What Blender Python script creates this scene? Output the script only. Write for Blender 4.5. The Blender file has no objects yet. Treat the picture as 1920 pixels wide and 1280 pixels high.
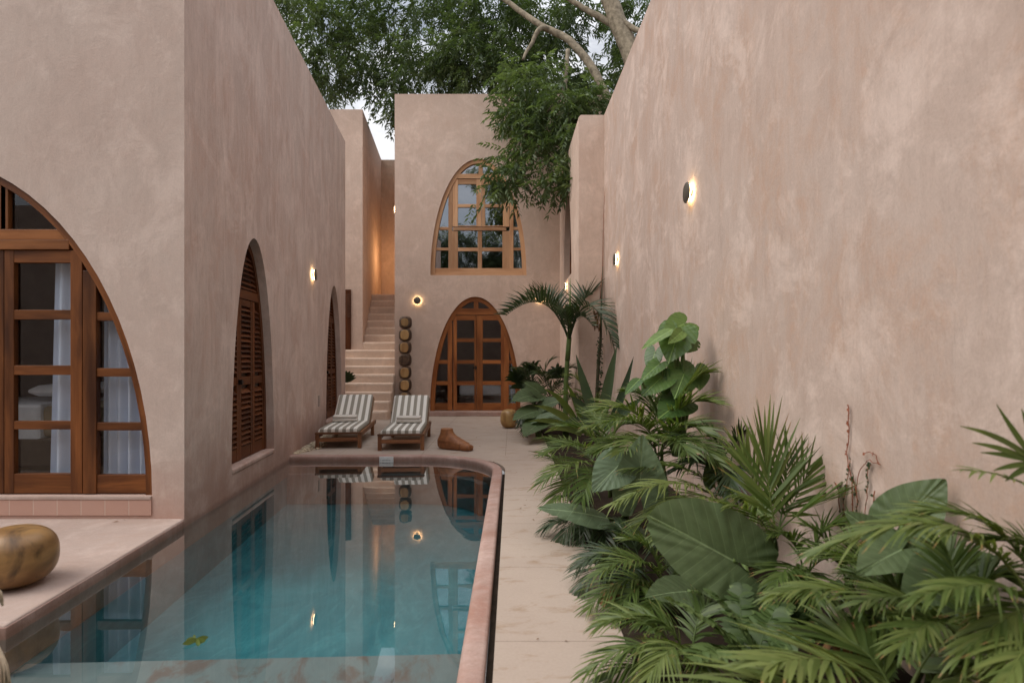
import bpy, bmesh, math, random
import numpy as np
from mathutils import Vector as V, Matrix

random.seed(7)
rnd = random.random
def ru(a, b): return a + (b - a) * rnd()
SC = bpy.context.scene
COL = SC.collection
FOC, HZ, EYE = 1100.0, 670.0, 1.5          # focal length in photo pixels, horizon row, eye height

def at(x, y, d):
    """world point at depth d that the photograph shows at (x, y)"""
    return V(((x - 960) * d / FOC, d, EYE - (y - HZ) * d / FOC))

# ------------------------------------------------------------------ materials
def new_mat(name):
    m = bpy.data.materials.new(name); m.use_nodes = True
    nt = m.node_tree; nt.nodes.clear()
    out = nt.nodes.new('ShaderNodeOutputMaterial')
    return m, nt, out

class NT:
    def __init__(s, nt): s.nt = nt
    def n(s, typ, **kw):
        nd = s.nt.nodes.new(typ)
        for k, v in kw.items():
            if k.startswith('i_'):
                key = k[2:].replace('_', ' ')
                nd.inputs[key].default_value = v
            elif k.startswith('x_'):
                nd.inputs[int(k[2:])].default_value = v
            else: setattr(nd, k, v)
        return nd
    def l(s, a, b): s.nt.links.new(a, b)
    def coord(s, kind='Object', scale=(1, 1, 1), rot=(0, 0, 0), loc=(0, 0, 0)):
        t = s.n('ShaderNodeTexCoord'); mp = s.n('ShaderNodeMapping')
        mp.inputs['Scale'].default_value = scale; mp.inputs['Rotation'].default_value = rot
        mp.inputs['Location'].default_value = loc
        s.l(t.outputs[kind], mp.inputs['Vector']); return mp.outputs[0]
    def noise(s, vec, scale, detail=5, rough=.55, dist=0):
        t = s.n('ShaderNodeTexNoise', i_Scale=scale, i_Detail=detail, i_Roughness=rough, i_Distortion=dist)
        s.l(vec, t.inputs['Vector']); return t.outputs['Fac']
    def ramp(s, fac, stops):
        r = s.n('ShaderNodeValToRGB'); e = r.color_ramp.elements
        while len(e) < len(stops): e.new(.5)
        for el, (p, c) in zip(e, stops):
            el.position = p; el.color = (c, c, c, 1) if isinstance(c, (int, float)) else (*c, 1)
        s.l(fac, r.inputs[0]); return r.outputs[0]
    def mix(s, fac, a, b, mode='MIX'):
        m = s.n('ShaderNodeMix', data_type='RGBA', blend_type=mode)
        for sock, v in ((m.inputs[0], fac), (m.inputs[6], a), (m.inputs[7], b)):
            if hasattr(v, 'is_linked') or hasattr(v, 'links'): s.l(v, sock)
            elif sock.type == 'RGBA': sock.default_value = (*v, 1) if len(v) == 3 else v
            else: sock.default_value = v
        return m.outputs[2]
    def math(s, op, a, b=None, c=None):
        m = s.n('ShaderNodeMath', operation=op)
        for i, v in enumerate((a, b, c)):
            if v is None: continue
            if hasattr(v, 'links'): s.l(v, m.inputs[i])
            else: m.inputs[i].default_value = v
        return m.outputs[0]
    def maprange(s, v, a, b, c, d):
        m = s.n('ShaderNodeMapRange'); s.l(v, m.inputs[0])
        for i, x in enumerate((a, b, c, d)): m.inputs[i + 1].default_value = x
        return m.outputs[0]
    def bump(s, h, strength, dist=.01):
        b = s.n('ShaderNodeBump', i_Strength=strength, i_Distance=dist); s.l(h, b.inputs['Height']); return b.outputs[0]
    def principled(s, out, col=None, rough=.6, normal=None, spec=.3, **kw):
        p = s.n('ShaderNodeBsdfPrincipled')
        if col is not None:
            if hasattr(col, 'links'): s.l(col, p.inputs['Base Color'])
            else: p.inputs['Base Color'].default_value = (*col, 1)
        if hasattr(rough, 'links'): s.l(rough, p.inputs['Roughness'])
        else: p.inputs['Roughness'].default_value = rough
        p.inputs['Specular IOR Level'].default_value = spec
        if normal is not None: s.l(normal, p.inputs['Normal'])
        for k, v in kw.items(): p.inputs[k.replace('_', ' ')].default_value = v
        s.l(p.outputs[0], out.inputs[0]); return p

def plaster(name, A, B, C, streak=.45, patch=.6, stain_z=None, seed=0, chalk=.45, ps=1.0, grain=1.0, top=None):
    m, nt, out = new_mat(name); g = NT(nt)
    c = g.coord('Object', loc=(seed * 3.1, seed * 1.7, seed))
    c2 = g.coord('Object', scale=(1.5, 1.5, .4), loc=(seed, seed * 2, 0))
    c3 = g.coord('Object', scale=(1.0, 1.6, .8), rot=(.6, .2, 0), loc=(seed, 0, seed * 4))
    c4 = g.coord('Object', scale=(3.0, 9, 1.6), rot=(.7, .1, 0), loc=(seed, 3, 1))
    n1 = g.noise(c, .55, 9, .66, .9)
    n2 = g.noise(c2, 2.2, 9, .68, .5)
    n3 = g.noise(c, 5.5, 10, .74, 1.2)
    n4 = g.noise(c3, 1.25 * ps, 11, .72, .45)
    n5 = g.noise(c, 70, 3, .65)
    n6 = g.noise(c4, 1.2, 10, .74, .5)
    n7 = g.noise(c, 1.5, 11, .74, .5)
    n8 = g.noise(g.coord('Object', scale=(1.5, 1.5, .16)), 20, 6, .75, .2)
    col = g.mix(g.ramp(n1, [(.34, 0), (.66, 1)]), A, B)
    blot = g.math('MULTIPLY', g.ramp(n4, [(.46, 0), (.58, 1)]), g.ramp(n3, [(.36, .15), (.60, 1)]))
    col = g.mix(g.math('MULTIPLY', blot, patch), col, C)
    lt = tuple(min(1, x * 1.22 + .05) for x in A)
    col = g.mix(g.math('MULTIPLY', g.ramp(n7, [(.50, 0), (.62, 1)]), chalk), col, lt)
    col = g.mix(g.math('MULTIPLY', g.ramp(n2, [(.46, 0), (.70, 1)]), streak), col, lt)
    dk = tuple(x * .78 for x in B)
    col = g.mix(g.math('MULTIPLY', g.ramp(n6, [(.52, 0), (.68, 1)]), .30), col, dk)
    col = g.mix(g.math('MULTIPLY', g.ramp(n8, [(.50, 0), (.72, 1)]), min(.6, .30 * streak / .35)), col, dk)
    col = g.mix(1.0, col, g.ramp(n3, [(.3, .94), (.7, 1.05)]), 'MULTIPLY')
    col = g.mix(1.0, col, g.ramp(n5, [(.2, 1 - .09 * grain), (.8, 1 + .06 * grain)]), 'MULTIPLY')
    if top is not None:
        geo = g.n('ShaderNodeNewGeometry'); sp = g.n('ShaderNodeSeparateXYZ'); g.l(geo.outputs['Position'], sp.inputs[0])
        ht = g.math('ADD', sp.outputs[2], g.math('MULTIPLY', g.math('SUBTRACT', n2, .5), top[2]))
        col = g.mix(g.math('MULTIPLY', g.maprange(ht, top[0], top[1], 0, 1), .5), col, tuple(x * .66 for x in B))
    if stain_z is not None:
        z0, z1, sc_ = stain_z
        geo = g.n('ShaderNodeNewGeometry'); sp = g.n('ShaderNodeSeparateXYZ'); g.l(geo.outputs['Position'], sp.inputs[0])
        h = g.math('ADD', sp.outputs[2], g.math('MULTIPLY', g.math('SUBTRACT', n7, .5), 1.1))
        col = g.mix(g.maprange(h, z0, z1, .75, 0), col, sc_)
        wl = g.math('ADD', sp.outputs[2], g.math('MULTIPLY', g.math('SUBTRACT', n3, .5), .08))
        col = g.mix(g.maprange(wl, -.06, -.02, .5, 0), col, tuple(x * .6 for x in sc_))
    h = g.math('ADD', g.math('MULTIPLY', n3, .5), g.math('MULTIPLY', n5, .14))
    h = g.math('ADD', h, g.math('MULTIPLY', n6, .8)); h = g.math('ADD', h, g.math('MULTIPLY', n4, .4))
    g.principled(out, col, .86, g.bump(h, .42, .02), .2)
    return m

def wood(name, A, B, C, rough=.42, gs=(26, 1.6), bump=.12, spec=.35):
    m, nt, out = new_mat(name); g = NT(nt)
    c = g.coord('UV', scale=(gs[0], gs[1], 1))
    c2 = g.coord('UV', scale=(6, .9, 1))
    n1 = g.noise(c, 1.0, 7, .62, .8); n2 = g.noise(c2, 1.0, 4, .5, .4)
    col = g.mix(g.ramp(n1, [(.3, 0), (.7, 1)]), A, B)
    col = g.mix(g.math('MULTIPLY', g.ramp(n2, [(.44, 0), (.66, 1)]), .85), col, C)
    n3 = g.noise(g.coord('UV', scale=(.35, .12, 1)), 1.0, 1, .5)
    col = g.mix(1.0, col, g.ramp(n3, [(.32, .68), (.68, 1.28)]), 'MULTIPLY')
    g.principled(out, col, g.maprange(n1, .2, .8, rough - .08, rough + .14), g.bump(n1, bump, .004), spec)
    return m

def flat(name, col, rough=.6, spec=.3, nscale=20, var=.12, metallic=0, bump=.05):
    m, nt, out = new_mat(name); g = NT(nt)
    n = g.noise(g.coord('Object'), nscale, 5, .6)
    c = g.mix(1.0, col, g.ramp(n, [(.25, 1 - var), (.75, 1 + var)]), 'MULTIPLY')
    g.principled(out, c, rough, g.bump(n, bump, .005), spec, Metallic=metallic)
    return m

def emit(name, col, strength):
    m, nt, out = new_mat(name); g = NT(nt)
    e = g.n('ShaderNodeEmission', i_Color=(*col, 1), i_Strength=strength); g.l(e.outputs[0], out.inputs[0]); return m

def leafmat(name, dark, mid, light, rough=.42, trans=.3, veins=False, spec=.4, yellow=None):
    m, nt, out = new_mat(name); g = NT(nt)
    a = g.n('ShaderNodeAttribute', attribute_name='tone')
    n = g.noise(g.coord('Object'), 3.0, 4, .6)
    f = g.math('ADD', g.math('MULTIPLY', a.outputs['Fac'], .72), g.math('MULTIPLY', n, .34))
    st = [(.1, dark), (.5, mid), (.88, light)]
    if yellow: st.append((1.0, yellow))
    col = g.ramp(f, st)
    nb = g.noise(g.coord('Object'), 9, 6, .7)
    col = g.mix(g.ramp(nb, [(.66, 0), (.74, .75)]), col, (.13, .085, .03))
    nrm = None
    if veins:
        uv = g.n('ShaderNodeUVMap'); sp = g.n('ShaderNodeSeparateXYZ'); g.l(uv.outputs[0], sp.inputs[0])
        ax = g.math('ABSOLUTE', sp.outputs[0])
        q = g.math('SUBTRACT', sp.outputs[1], g.math('MULTIPLY', ax, .75))
        fr = g.math('ABSOLUTE', g.math('SUBTRACT', g.math('FRACT', g.math('MULTIPLY', q, 6.5)), .5))
        lat = g.maprange(fr, .0, .04, 1, 0)
        mid_ = g.maprange(ax, .004, .014, 1, 0)
        vm = g.math('MAXIMUM', g.math('MULTIPLY', lat, .42), mid_)
        col = g.mix(g.math('MULTIPLY', vm, .8), col, tuple(min(1, x * 1.9 + .03) for x in light))
        n9 = g.noise(g.coord('Object'), 14, 5, .6)
        col = g.mix(1.0, col, g.ramp(n9, [(.25, .78), (.75, 1.16)]), 'MULTIPLY')
        h = g.math('ADD', g.math('MULTIPLY', g.maprange(fr, 0, .5, 1, 0), .8), g.math('MULTIPLY', n9, .9))
        nrm = g.bump(h, .16, .012)
    p = g.n('ShaderNodeBsdfPrincipled', i_Roughness=rough); p.inputs['Specular IOR Level'].default_value = spec
    g.l(col, p.inputs['Base Color'])
    if nrm: g.l(nrm, p.inputs['Normal'])
    t = g.n('ShaderNodeBsdfTranslucent')
    g.l(g.mix(1.0, col, (1.25, 1.35, .55), 'MULTIPLY'), t.inputs[0])
    mx = g.n('ShaderNodeMixShader'); mx.inputs[0].default_value = trans
    g.l(p.outputs[0], mx.inputs[1]); g.l(t.outputs[0], mx.inputs[2]); g.l(mx.outputs[0], out.inputs[0])
    return m

def glassmat(name, tint=(.96, .98, .98), base=.07, gain=1.0, rough=0.0):
    m, nt, out = new_mat(name); g = NT(nt)
    nz = g.noise(g.coord('Object'), 1.6, 2, .5)
    bp = g.bump(nz, .05, .02)
    f = g.n('ShaderNodeLayerWeight', i_Blend=.5); g.l(bp, f.inputs['Normal'])
    fr = g.math('ADD', g.math('MULTIPLY', g.math('POWER', f.outputs['Facing'], 5.0), .96), .04)
    fac = g.math('MINIMUM', g.math('ADD', g.math('MULTIPLY', fr, gain), base), 1.0)
    t = g.n('ShaderNodeBsdfTransparent', i_Color=(*tint, 1))
    gl = g.n('ShaderNodeBsdfGlossy', i_Color=(.95, .97, 1, 1), i_Roughness=rough); g.l(bp, gl.inputs['Normal'])
    mx = g.n('ShaderNodeMixShader'); g.l(fac, mx.inputs[0]); g.l(t.outputs[0], mx.inputs[1]); g.l(gl.outputs[0], mx.inputs[2])
    g.l(mx.outputs[0], out.inputs[0]); return m

M = {}
M['wall_right'] = plaster('pink_plaster_weathered', (.52, .412, .355), (.48, .362, .302), (.47, .31, .228), .20, .7, None, 1, .65, 1.0)
M['wall_left'] = plaster('pink_plaster_mauve', (.545, .43, .372), (.485, .365, .312), (.48, .32, .255), .6, .65, (-.1, .75, (.30, .165, .125)), 4)
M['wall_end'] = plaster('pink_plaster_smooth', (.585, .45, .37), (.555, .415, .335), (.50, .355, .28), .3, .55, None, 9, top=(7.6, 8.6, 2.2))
M['wall_front'] = plaster('pink_plaster_pale', (.53, .432, .375), (.505, .395, .34), (.475, .355, .30), .25, .4, (-.05, .6, (.40, .24, .19)), 13)
M['wood_dark'] = wood('mahogany_dark', (.10, .033, .009), (.19, .066, .018), (.04, .012, .004), .45, spec=.22)
M['wood_front'] = wood('mahogany_front_rail', (.20, .072, .021), (.30, .118, .038), (.12, .038, .010), .45, spec=.22)
M['wood_red'] = wood('mahogany_red', (.26, .088, .026), (.36, .137, .043), (.15, .043, .012), .45, spec=.22)
M['wood_pale'] = wood('cedar_pale', (.45, .25, .135), (.54, .32, .18), (.35, .175, .085), .5, spec=.2)
M['wood_louver'] = wood('mahogany_louver', (.085, .027, .009), (.14, .046, .015), (.05, .015, .005), .5, spec=.2)
M['wood_lounger'] = wood('teak_lounger', (.15, .06, .025), (.25, .11, .045), (.085, .032, .013), .45)
M['glass'] = glassmat('window_glass', base=.02)
M['glass_up'] = glassmat('window_glass_reflective', tint=(.5, .52, .5), base=.34, gain=1.4)
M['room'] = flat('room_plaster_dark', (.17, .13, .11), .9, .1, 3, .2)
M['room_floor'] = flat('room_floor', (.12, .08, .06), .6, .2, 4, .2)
M['black_metal'] = flat('black_metal', (.02, .018, .016), .4, .5, 30, .2, .6)
M['lamp_disc'] = flat('lamp_disc_bronze', (.10, .088, .07), .5, .4, 30, .15, .3)
M['lamp_glow'] = emit('lamp_glow', (1.0, .70, .36), 21)
M['socket'] = flat('socket_plastic', (.30, .24, .21), .5, .4)
M['white_paint'] = flat('white_tile', (.75, .74, .73), .35, .5)
M['grey_ink'] = flat('grey_ink', (.40, .41, .41), .6)
M['pebble'] = flat('pebbles', (.46, .38, .27), .8, .2, 14, .35)
M['soil'] = flat('soil_dark', (.028, .020, .014), .95, .1, 9, .5, 0, .6)
M['earth'] = flat('earth', (.16, .12, .085), .95, .1, 2, .3)
M['fringe'] = flat('cotton_fringe', (.62, .53, .40), .9, .1, 40, .25)
M['bark'] = flat('tree_bark', (.225, .19, .14), .9, .15, 9, .6, 0, .7)
M['dead'] = flat('dry_leaf', (.16, .085, .035), .8, .2, 30, .4)
M['stem'] = flat('green_stem', (.085, .13, .035), .5, .35, 10, .3)
M['stem_dark'] = flat('dark_stem', (.05, .045, .025), .7, .2, 30, .5)
M['vine_red'] = flat('vine_red', (.23, .075, .04), .75, .2, 20, .4)
M['linen'] = flat('bed_linen', (.8, .8, .82), .9, .1, 6, .1)
M['bed_tan'] = flat('bed_throw', (.36, .28, .19), .9, .1, 8, .15)
M['tree_leaf'] = leafmat('tree_leaf', (.032, .054, .025), (.068, .104, .046), (.14, .19, .09), .42, .36)
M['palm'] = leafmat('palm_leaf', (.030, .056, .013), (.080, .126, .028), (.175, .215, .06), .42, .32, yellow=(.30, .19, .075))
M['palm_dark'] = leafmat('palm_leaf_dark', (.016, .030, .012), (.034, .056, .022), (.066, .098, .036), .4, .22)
M['fern'] = leafmat('fern_leaf', (.03, .056, .016), (.072, .118, .032), (.135, .19, .06), .52, .25)
M['ear'] = leafmat('elephant_ear_leaf', (.046, .074, .032), (.082, .122, .052), (.12, .17, .08), .48, .22, True)
M['ear_grey'] = leafmat('elephant_ear_grey', (.075, .115, .065), (.105, .155, .088), (.14, .19, .105), .55, .2, True)
M['monstera'] = leafmat('monstera_leaf', (.034, .078, .020), (.070, .142, .036), (.15, .235, .058), .36, .3, True, .5)
M['blade'] = leafmat('agave_blade', (.03, .058, .03), (.05, .088, .045), (.085, .125, .06), .45, .12)

def floor_mat():
    m, nt, out = new_mat('courtyard_cement'); g = NT(nt)
    c = g.coord('Object')
    sp = g.n('ShaderNodeSeparateXYZ'); g.l(c, sp.inputs[0])
    n1 = g.noise(c, .9, 7, .65, .5); n2 = g.noise(c, 7, 7, .7, .6); n3 = g.noise(c, 60, 3, .6)
    n4 = g.noise(g.coord('Object', scale=(2.2, 5, 1), loc=(3, 1, 0)), 1.2, 6, .7, .5)
    col = g.mix(g.ramp(n1, [(.3, 0), (.7, 1)]), (.42, .345, .285), (.36, .29, .238))
    col = g.mix(g.math('MULTIPLY', g.ramp(n4, [(.55, 0), (.68, 1)]), .65), col, (.25, .16, .09))
    col = g.mix(g.math('MULTIPLY', g.ramp(n2, [(.6, 0), (.8, 1)]), .4), col, (.36, .28, .22))
    col = g.mix(1.0, col, g.ramp(n3, [(.2, .92), (.8, 1.05)]), 'MULTIPLY')
    # slab joints every 1.1 m across the path
    fr = g.math('FRACT', g.math('DIVIDE', g.math('ADD', sp.outputs[1], 100 * 1.1 - 5.305), 1.1))
    dd = g.math('MULTIPLY', g.math('ABSOLUTE', g.math('SUBTRACT', fr, .5)), 1.1)
    dd = g.math('SUBTRACT', .55, dd)
    fx = g.math('FRACT', g.math('DIVIDE', g.math('ADD', sp.outputs[0], 50 * 1.3 + .1), 1.3))
    dx = g.math('SUBTRACT', .65, g.math('MULTIPLY', g.math('ABSOLUTE', g.math('SUBTRACT', fx, .5)), 1.3))
    far = g.maprange(sp.outputs[1], 9.0, 9.01, 1, 0)
    j = g.math('MAXIMUM', g.maprange(dd, .0015, .0035, 1, 0), g.math('MULTIPLY', g.maprange(dx, .002, .004, 1, 0), g.math('SUBTRACT', 1, far)))
    j = g.math('MULTIPLY', j, g.ramp(n2, [(.35, .6), (.6, 1.0)]))
    col = g.mix(j, col, (.17, .125, .095))
    h = g.math('SUBTRACT', g.math('ADD', g.math('MULTIPLY', n2, .4), g.math('MULTIPLY', n3, .15)), g.math('MULTIPLY', j, .6))
    g.principled(out, col, .8, g.bump(h, .25, .01), .22); return m
M['floor'] = floor_mat()
M['deck'] = plaster('deck_pink', (.40, .315, .275), (.36, .275, .235), (.34, .23, .18), .15, .35, None, 21)
M['coping'] = plaster('coping_red_cement', (.40, .285, .245), (.35, .23, .19), (.33, .18, .14), .6, .9, (-.3, -.02, (.27, .14, .095)), 25)
M['riser'] = plaster('stair_cement', (.62, .485, .385), (.58, .44, .345), (.54, .39, .29), .2, .5, None, 29)

def tile_mat():
    m, nt, out = new_mat('threshold_tiles'); g = NT(nt)
    c = g.coord('Object'); sp = g.n('ShaderNodeSeparateXYZ'); g.l(c, sp.inputs[0])
    n = g.noise(c, 6, 6, .65)
    t = g.math('DIVIDE', g.math('ADD', sp.outputs[0], 20.045), .222)
    cell = g.n('ShaderNodeTexWhiteNoise', noise_dimensions='1D'); g.l(g.math('FLOOR', t), cell.inputs['W'])
    col = g.mix(g.math('MULTIPLY', g.math('ADD', n, cell.outputs[0]), .5), (.40, .23, .175), (.45, .29, .235))
    d = g.math('SUBTRACT', .5, g.math('ABSOLUTE', g.math('SUBTRACT', g.math('FRACT', t), .5)))
    col = g.mix(g.maprange(d, .012, .022, .8, 0), col, (.50, .39, .32))
    g.principled(out, col, .6, g.bump(g.maprange(d, 0, .04, 0, 1), .3, .005), .3); return m
M['tile'] = tile_mat()

def pool_mat(name, A, B, C, lo=.55, hi=.75, k=.5, di=1.0):
    m, nt, out = new_mat(name); g = NT(nt)
    c = g.coord('Object'); n1 = g.noise(g.coord('Object', scale=(1, .55, 1), rot=(0, 0, .6)), 1.3, 9, .7, 2.2 * di); n2 = g.noise(g.coord('Object', scale=(1, .5, 1), rot=(0, 0, -.5)), 3.2, 9, .72, 2.4 * di)
    col = g.mix(g.ramp(n1, [(.38, 0), (.62, 1)]), A, B)
    col = g.mix(g.math('MULTIPLY', g.ramp(n2, [(lo, 0), (hi, 1)]), k), col, C)
    g.principled(out, col, .8, None, .2); return m
M['pool_deep'] = pool_mat('pool_lining_teal', (.04, .142, .162), (.058, .19, .208), (.12, .28, .29), .5, .72, .6)  # paler streaks are caustic-like light painted into the lining colour
M['pool_shelf'] = pool_mat('pool_shelf_cement', (.15, .145, .14), (.21, .19, .18), (.17, .07, .05), .50, .60, .7, .35)

def water_mat():
    m, nt, out = new_mat('pool_water'); g = NT(nt)
    n = g.noise(g.coord('Object', scale=(1, 1.6, 1)), 1.4, 3, .5, .3)
    bp = g.bump(n, .022, .03)
    f = g.n('ShaderNodeLayerWeight', i_Blend=.5); g.l(bp, f.inputs['Normal'])
    fr = g.math('ADD', g.math('MULTIPLY', g.math('POWER', f.outputs['Facing'], 5.0), .98), .02)
    t = g.n('ShaderNodeBsdfTransparent', i_Color=(.72, .90, .92, 1))
    gl = g.n('ShaderNodeBsdfGlossy', i_Color=(.98, .98, .98, 1), i_Roughness=.004); g.l(bp, gl.inputs['Normal'])
    mx = g.n('ShaderNodeMixShader')
    g.l(g.math('MINIMUM', g.math('MULTIPLY', fr, 1.85), 1.0), mx.inputs[0])
    g.l(t.outputs[0], mx.inputs[1]); g.l(gl.outputs[0], mx.inputs[2]); g.l(mx.outputs[0], out.inputs[0]); return m
M['water'] = water_mat()

def curtain_mat():
    m, nt, out = new_mat('sheer_curtain'); g = NT(nt)
    d = g.n('ShaderNodeBsdfDiffuse', i_Color=(.60, .67, .80, 1)); t = g.n('ShaderNodeBsdfTranslucent', i_Color=(.60, .67, .80, 1))
    mx = g.n('ShaderNodeMixShader'); mx.inputs[0].default_value = .15
    g.l(d.outputs[0], mx.inputs[1]); g.l(t.outputs[0], mx.inputs[2]); g.l(mx.outputs[0], out.inputs[0]); return m
M['curtain'] = curtain_mat()

def stripe_mat(name, n, axis=0, A=(.74, .725, .665), B=(.285, .265, .222)):
    m, nt, out = new_mat(name); g = NT(nt)
    c = g.coord('UV'); sp = g.n('ShaderNodeSeparateXYZ'); g.l(c, sp.inputs[0])
    fr = g.math('FRACT', g.math('MULTIPLY', sp.outputs[axis], n))
    k = g.maprange(g.math('ABSOLUTE', g.math('SUBTRACT', fr, .5)), .235, .265, 1, 0)
    weave = g.noise(g.coord('Object'), 160, 2, .5)
    soft = g.noise(g.coord('Object'), 5, 4, .6)
    col = g.mix(k, A, B)
    col = g.mix(1.0, col, g.ramp(weave, [(.2, .88), (.8, 1.08)]), 'MULTIPLY')
    g.principled(out, col, .95, g.bump(g.math('ADD', soft, g.math('MULTIPLY', weave, .15)), .35, .012), .1); return m
M['stripe'] = stripe_mat('striped_canvas', 5.5)
M['towel'] = stripe_mat('striped_towel', 15, 1, (.80, .77, .71), (.47, .43, .38))

def stool_mat(name, A, B, C, sc=1.0, cr=.3):
    m, nt, out = new_mat(name); g = NT(nt)
    c = g.coord('Object', scale=(1.0, 1.2, 3.4))
    n1 = g.noise(c, 2.6 * sc, 5, .6, 2.2)
    w = g.n('ShaderNodeTexWave', wave_type='BANDS', bands_direction='Z'); w.inputs['Scale'].default_value = 1.1 * sc
    w.inputs['Distortion'].default_value = 14; w.inputs['Detail'].default_value = 3; w.inputs['Detail Scale'].default_value = 1.2
    g.l(g.coord('Object', scale=(1, 1, 1.4)), w.inputs['Vector'])
    n2 = g.noise(g.coord('Object', scale=(1, 1, .4)), 3.2 * sc, 4, .6, 1.0)
    col = g.mix(w.outputs['Fac'], A, B)
    col = g.mix(g.math('MULTIPLY', g.ramp(n2, [(.47, 0), (.60, 1)]), .85), col, C)
    col = g.mix(1.0, col, g.ramp(n1, [(.2, .72), (.8, 1.2)]), 'MULTIPLY')
    g.principled(out, col, cr, g.bump(n1, .12, .01), .45); return m
M['stool_near'] = stool_mat('polished_parota', (.30, .17, .062), (.20, .105, .036), (.045, .026, .012), 1.0, .36)
M['stool_far'] = stool_mat('polished_parota_gold', (.40, .245, .09), (.33, .19, .065), (.25, .13, .045), 1.2, .38)
M['block_dark'] = stool_mat('burnt_wood', (.075, .044, .026), (.12, .07, .038), (.035, .02, .013), 2, .5)
M['block_face'] = wood('cut_wood_face', (.50, .32, .14), (.40, .235, .09), (.25, .12, .045), .5, (18, 2.0))
M['foot'] = stool_mat('carved_foot_wood', (.30, .125, .045), (.25, .095, .034), (.20, .075, .028), 3, .6)

# ------------------------------------------------------------------ mesh builder
ROOT = {}
class MB:
    def __init__(s): s.v = []; s.f = []; s.uv = []; s.tone = []; s.sm = []
    def add(s, verts, faces, uvs=None, smooth=False, tone=.5):
        o = len(s.v); s.v += [tuple(p) for p in verts]
        s.tone += ([tone] * len(verts) if isinstance(tone, (int, float)) else list(tone))
        for i, f in enumerate(faces):
            s.f.append(tuple(o + k for k in f))
            if uvs is None: s.uv.append([(s.v[o + k][0] + s.v[o + k][1], s.v[o + k][2]) for k in f])
            elif isinstance(uvs, dict): s.uv.append(uvs[i])
            else: s.uv.append([uvs[k] for k in f])
            s.sm.append(smooth)
        return s
    def obox(s, c, ex, ey, ez, tone=.5):
        c, ex, ey, ez = V(c), V(ex), V(ey), V(ez)
        vs = []; cs = []
        le = [ex.length, ey.length, ez.length]; L = le.index(max(le)); o1, o2 = rnd() * 40, rnd() * 40
        for i in (-1, 1):
            for j in (-1, 1):
                for k in (-1, 1):
                    vs.append(c + ex * i + ey * j + ez * k)
                    q = [i * le[0], j * le[1], k * le[2]]
                    lv = q.pop(L); cs.append((q[0] + q[1] * .97 + o1, lv + o2))
        fs = [(0, 1, 3, 2), (4, 6, 7, 5), (0, 4, 5, 1), (2, 3, 7, 6), (0, 2, 6, 4), (1, 5, 7, 3)]
        return s.add(vs, fs, cs, False, tone)
    def box(s, x0, x1, y0, y1, z0, z1):
        return s.obox(((x0 + x1) / 2, (y0 + y1) / 2, (z0 + z1) / 2), ((x1 - x0) / 2, 0, 0), (0, (y1 - y0) / 2, 0), (0, 0, (z1 - z0) / 2))
    def tube(s, pts, rads, n=8, tone=.5, cap=True):
        pts = [V(p) for p in pts]; m = len(pts)
        if isinstance(rads, (int, float)): rads = [rads] * m
        vs = []; uv = []; L = 0; o1 = rnd() * 30
        ref = V((0, 0, 1))
        for i, p in enumerate(pts):
            t = (pts[min(i + 1, m - 1)] - pts[max(i - 1, 0)]).normalized()
            if abs(t.dot(ref)) > .95: ref = V((1, 0, 0)) if abs(t.x) < .9 else V((0, 1, 0))
            a = t.cross(ref).normalized(); b = a.cross(t).normalized(); ref = b
            if i: L += (p - pts[i - 1]).length
            for k in range(n):
                th = 2 * math.pi * k / n
                vs.append(p + (a * math.cos(th) + b * math.sin(th)) * rads[i]); uv.append((k / n * .3 + o1, L))
        fs = [(i * n + k, i * n + (k + 1) % n, (i + 1) * n + (k + 1) % n, (i + 1) * n + k) for i in range(m - 1) for k in range(n)]
        if cap: fs += [tuple(range(n))[::-1], tuple((m - 1) * n + k for k in range(n))]
        return s.add(vs, fs, uv, True, tone)
    def lathe(s, c, prof, n=24, axis=(0, 0, 1), tone=.5, squash=(1, 1)):
        c = V(c); ax = V(axis).normalized(); a = ax.orthogonal().normalized()
        if abs(ax.z) > .9: a = V((1, 0, 0))
        b = ax.cross(a).normalized(); vs = []; uv = []
        for (r, z) in prof:
            for k in range(n):
                th = 2 * math.pi * k / n
                vs.append(c + ax * z + (a * math.cos(th) * squash[0] + b * math.sin(th) * squash[1]) * r); uv.append((k / n, z))
        m = len(prof)
        fs = [(i * n + k, i * n + (k + 1) % n, (i + 1) * n + (k + 1) % n, (i + 1) * n + k) for i in range(m - 1) for k in range(n)]
        fs += [tuple(range(n))[::-1], tuple((m - 1) * n + k for k in range(n))]
        return s.add(vs, fs, uv, True, tone)
    def build(s, name, mat, parent=None, local=False, bevel=0, subsurf=0):
        me = bpy.data.meshes.new(name)
        vs = s.v
        r = parent
        if parent is not None:
            while r.parent is not None: r = r.parent
        if not local and r is not None and r in ROOT:
            inv = ROOT[r].inverted(); vs = [tuple(inv @ V(p)) for p in vs]
        me.from_pydata(vs, [], s.f)
        uvl = me.uv_layers.new(name='UVMap')
        uvl.data.foreach_set('uv', [c for f in s.uv for p in f for c in (p[0], p[1])])
        me.polygons.foreach_set('use_smooth', s.sm)
        at_ = me.attributes.new('tone', 'FLOAT', 'POINT'); at_.data.foreach_set('value', s.tone)
        me.materials.append(mat if not isinstance(mat, str) else M[mat])
        me.update()
        o = bpy.data.objects.new(name, me); COL.objects.link(o)
        if parent is not None: o.parent = parent
        if bevel:
            b = o.modifiers.new('Bevel', 'BEVEL'); b.width = bevel; b.segments = 2; b.limit_method = 'ANGLE'
        if subsurf:
            b = o.modifiers.new('Subsurf', 'SUBSURF'); b.levels = subsurf; b.render_levels = subsurf
        return o

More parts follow.
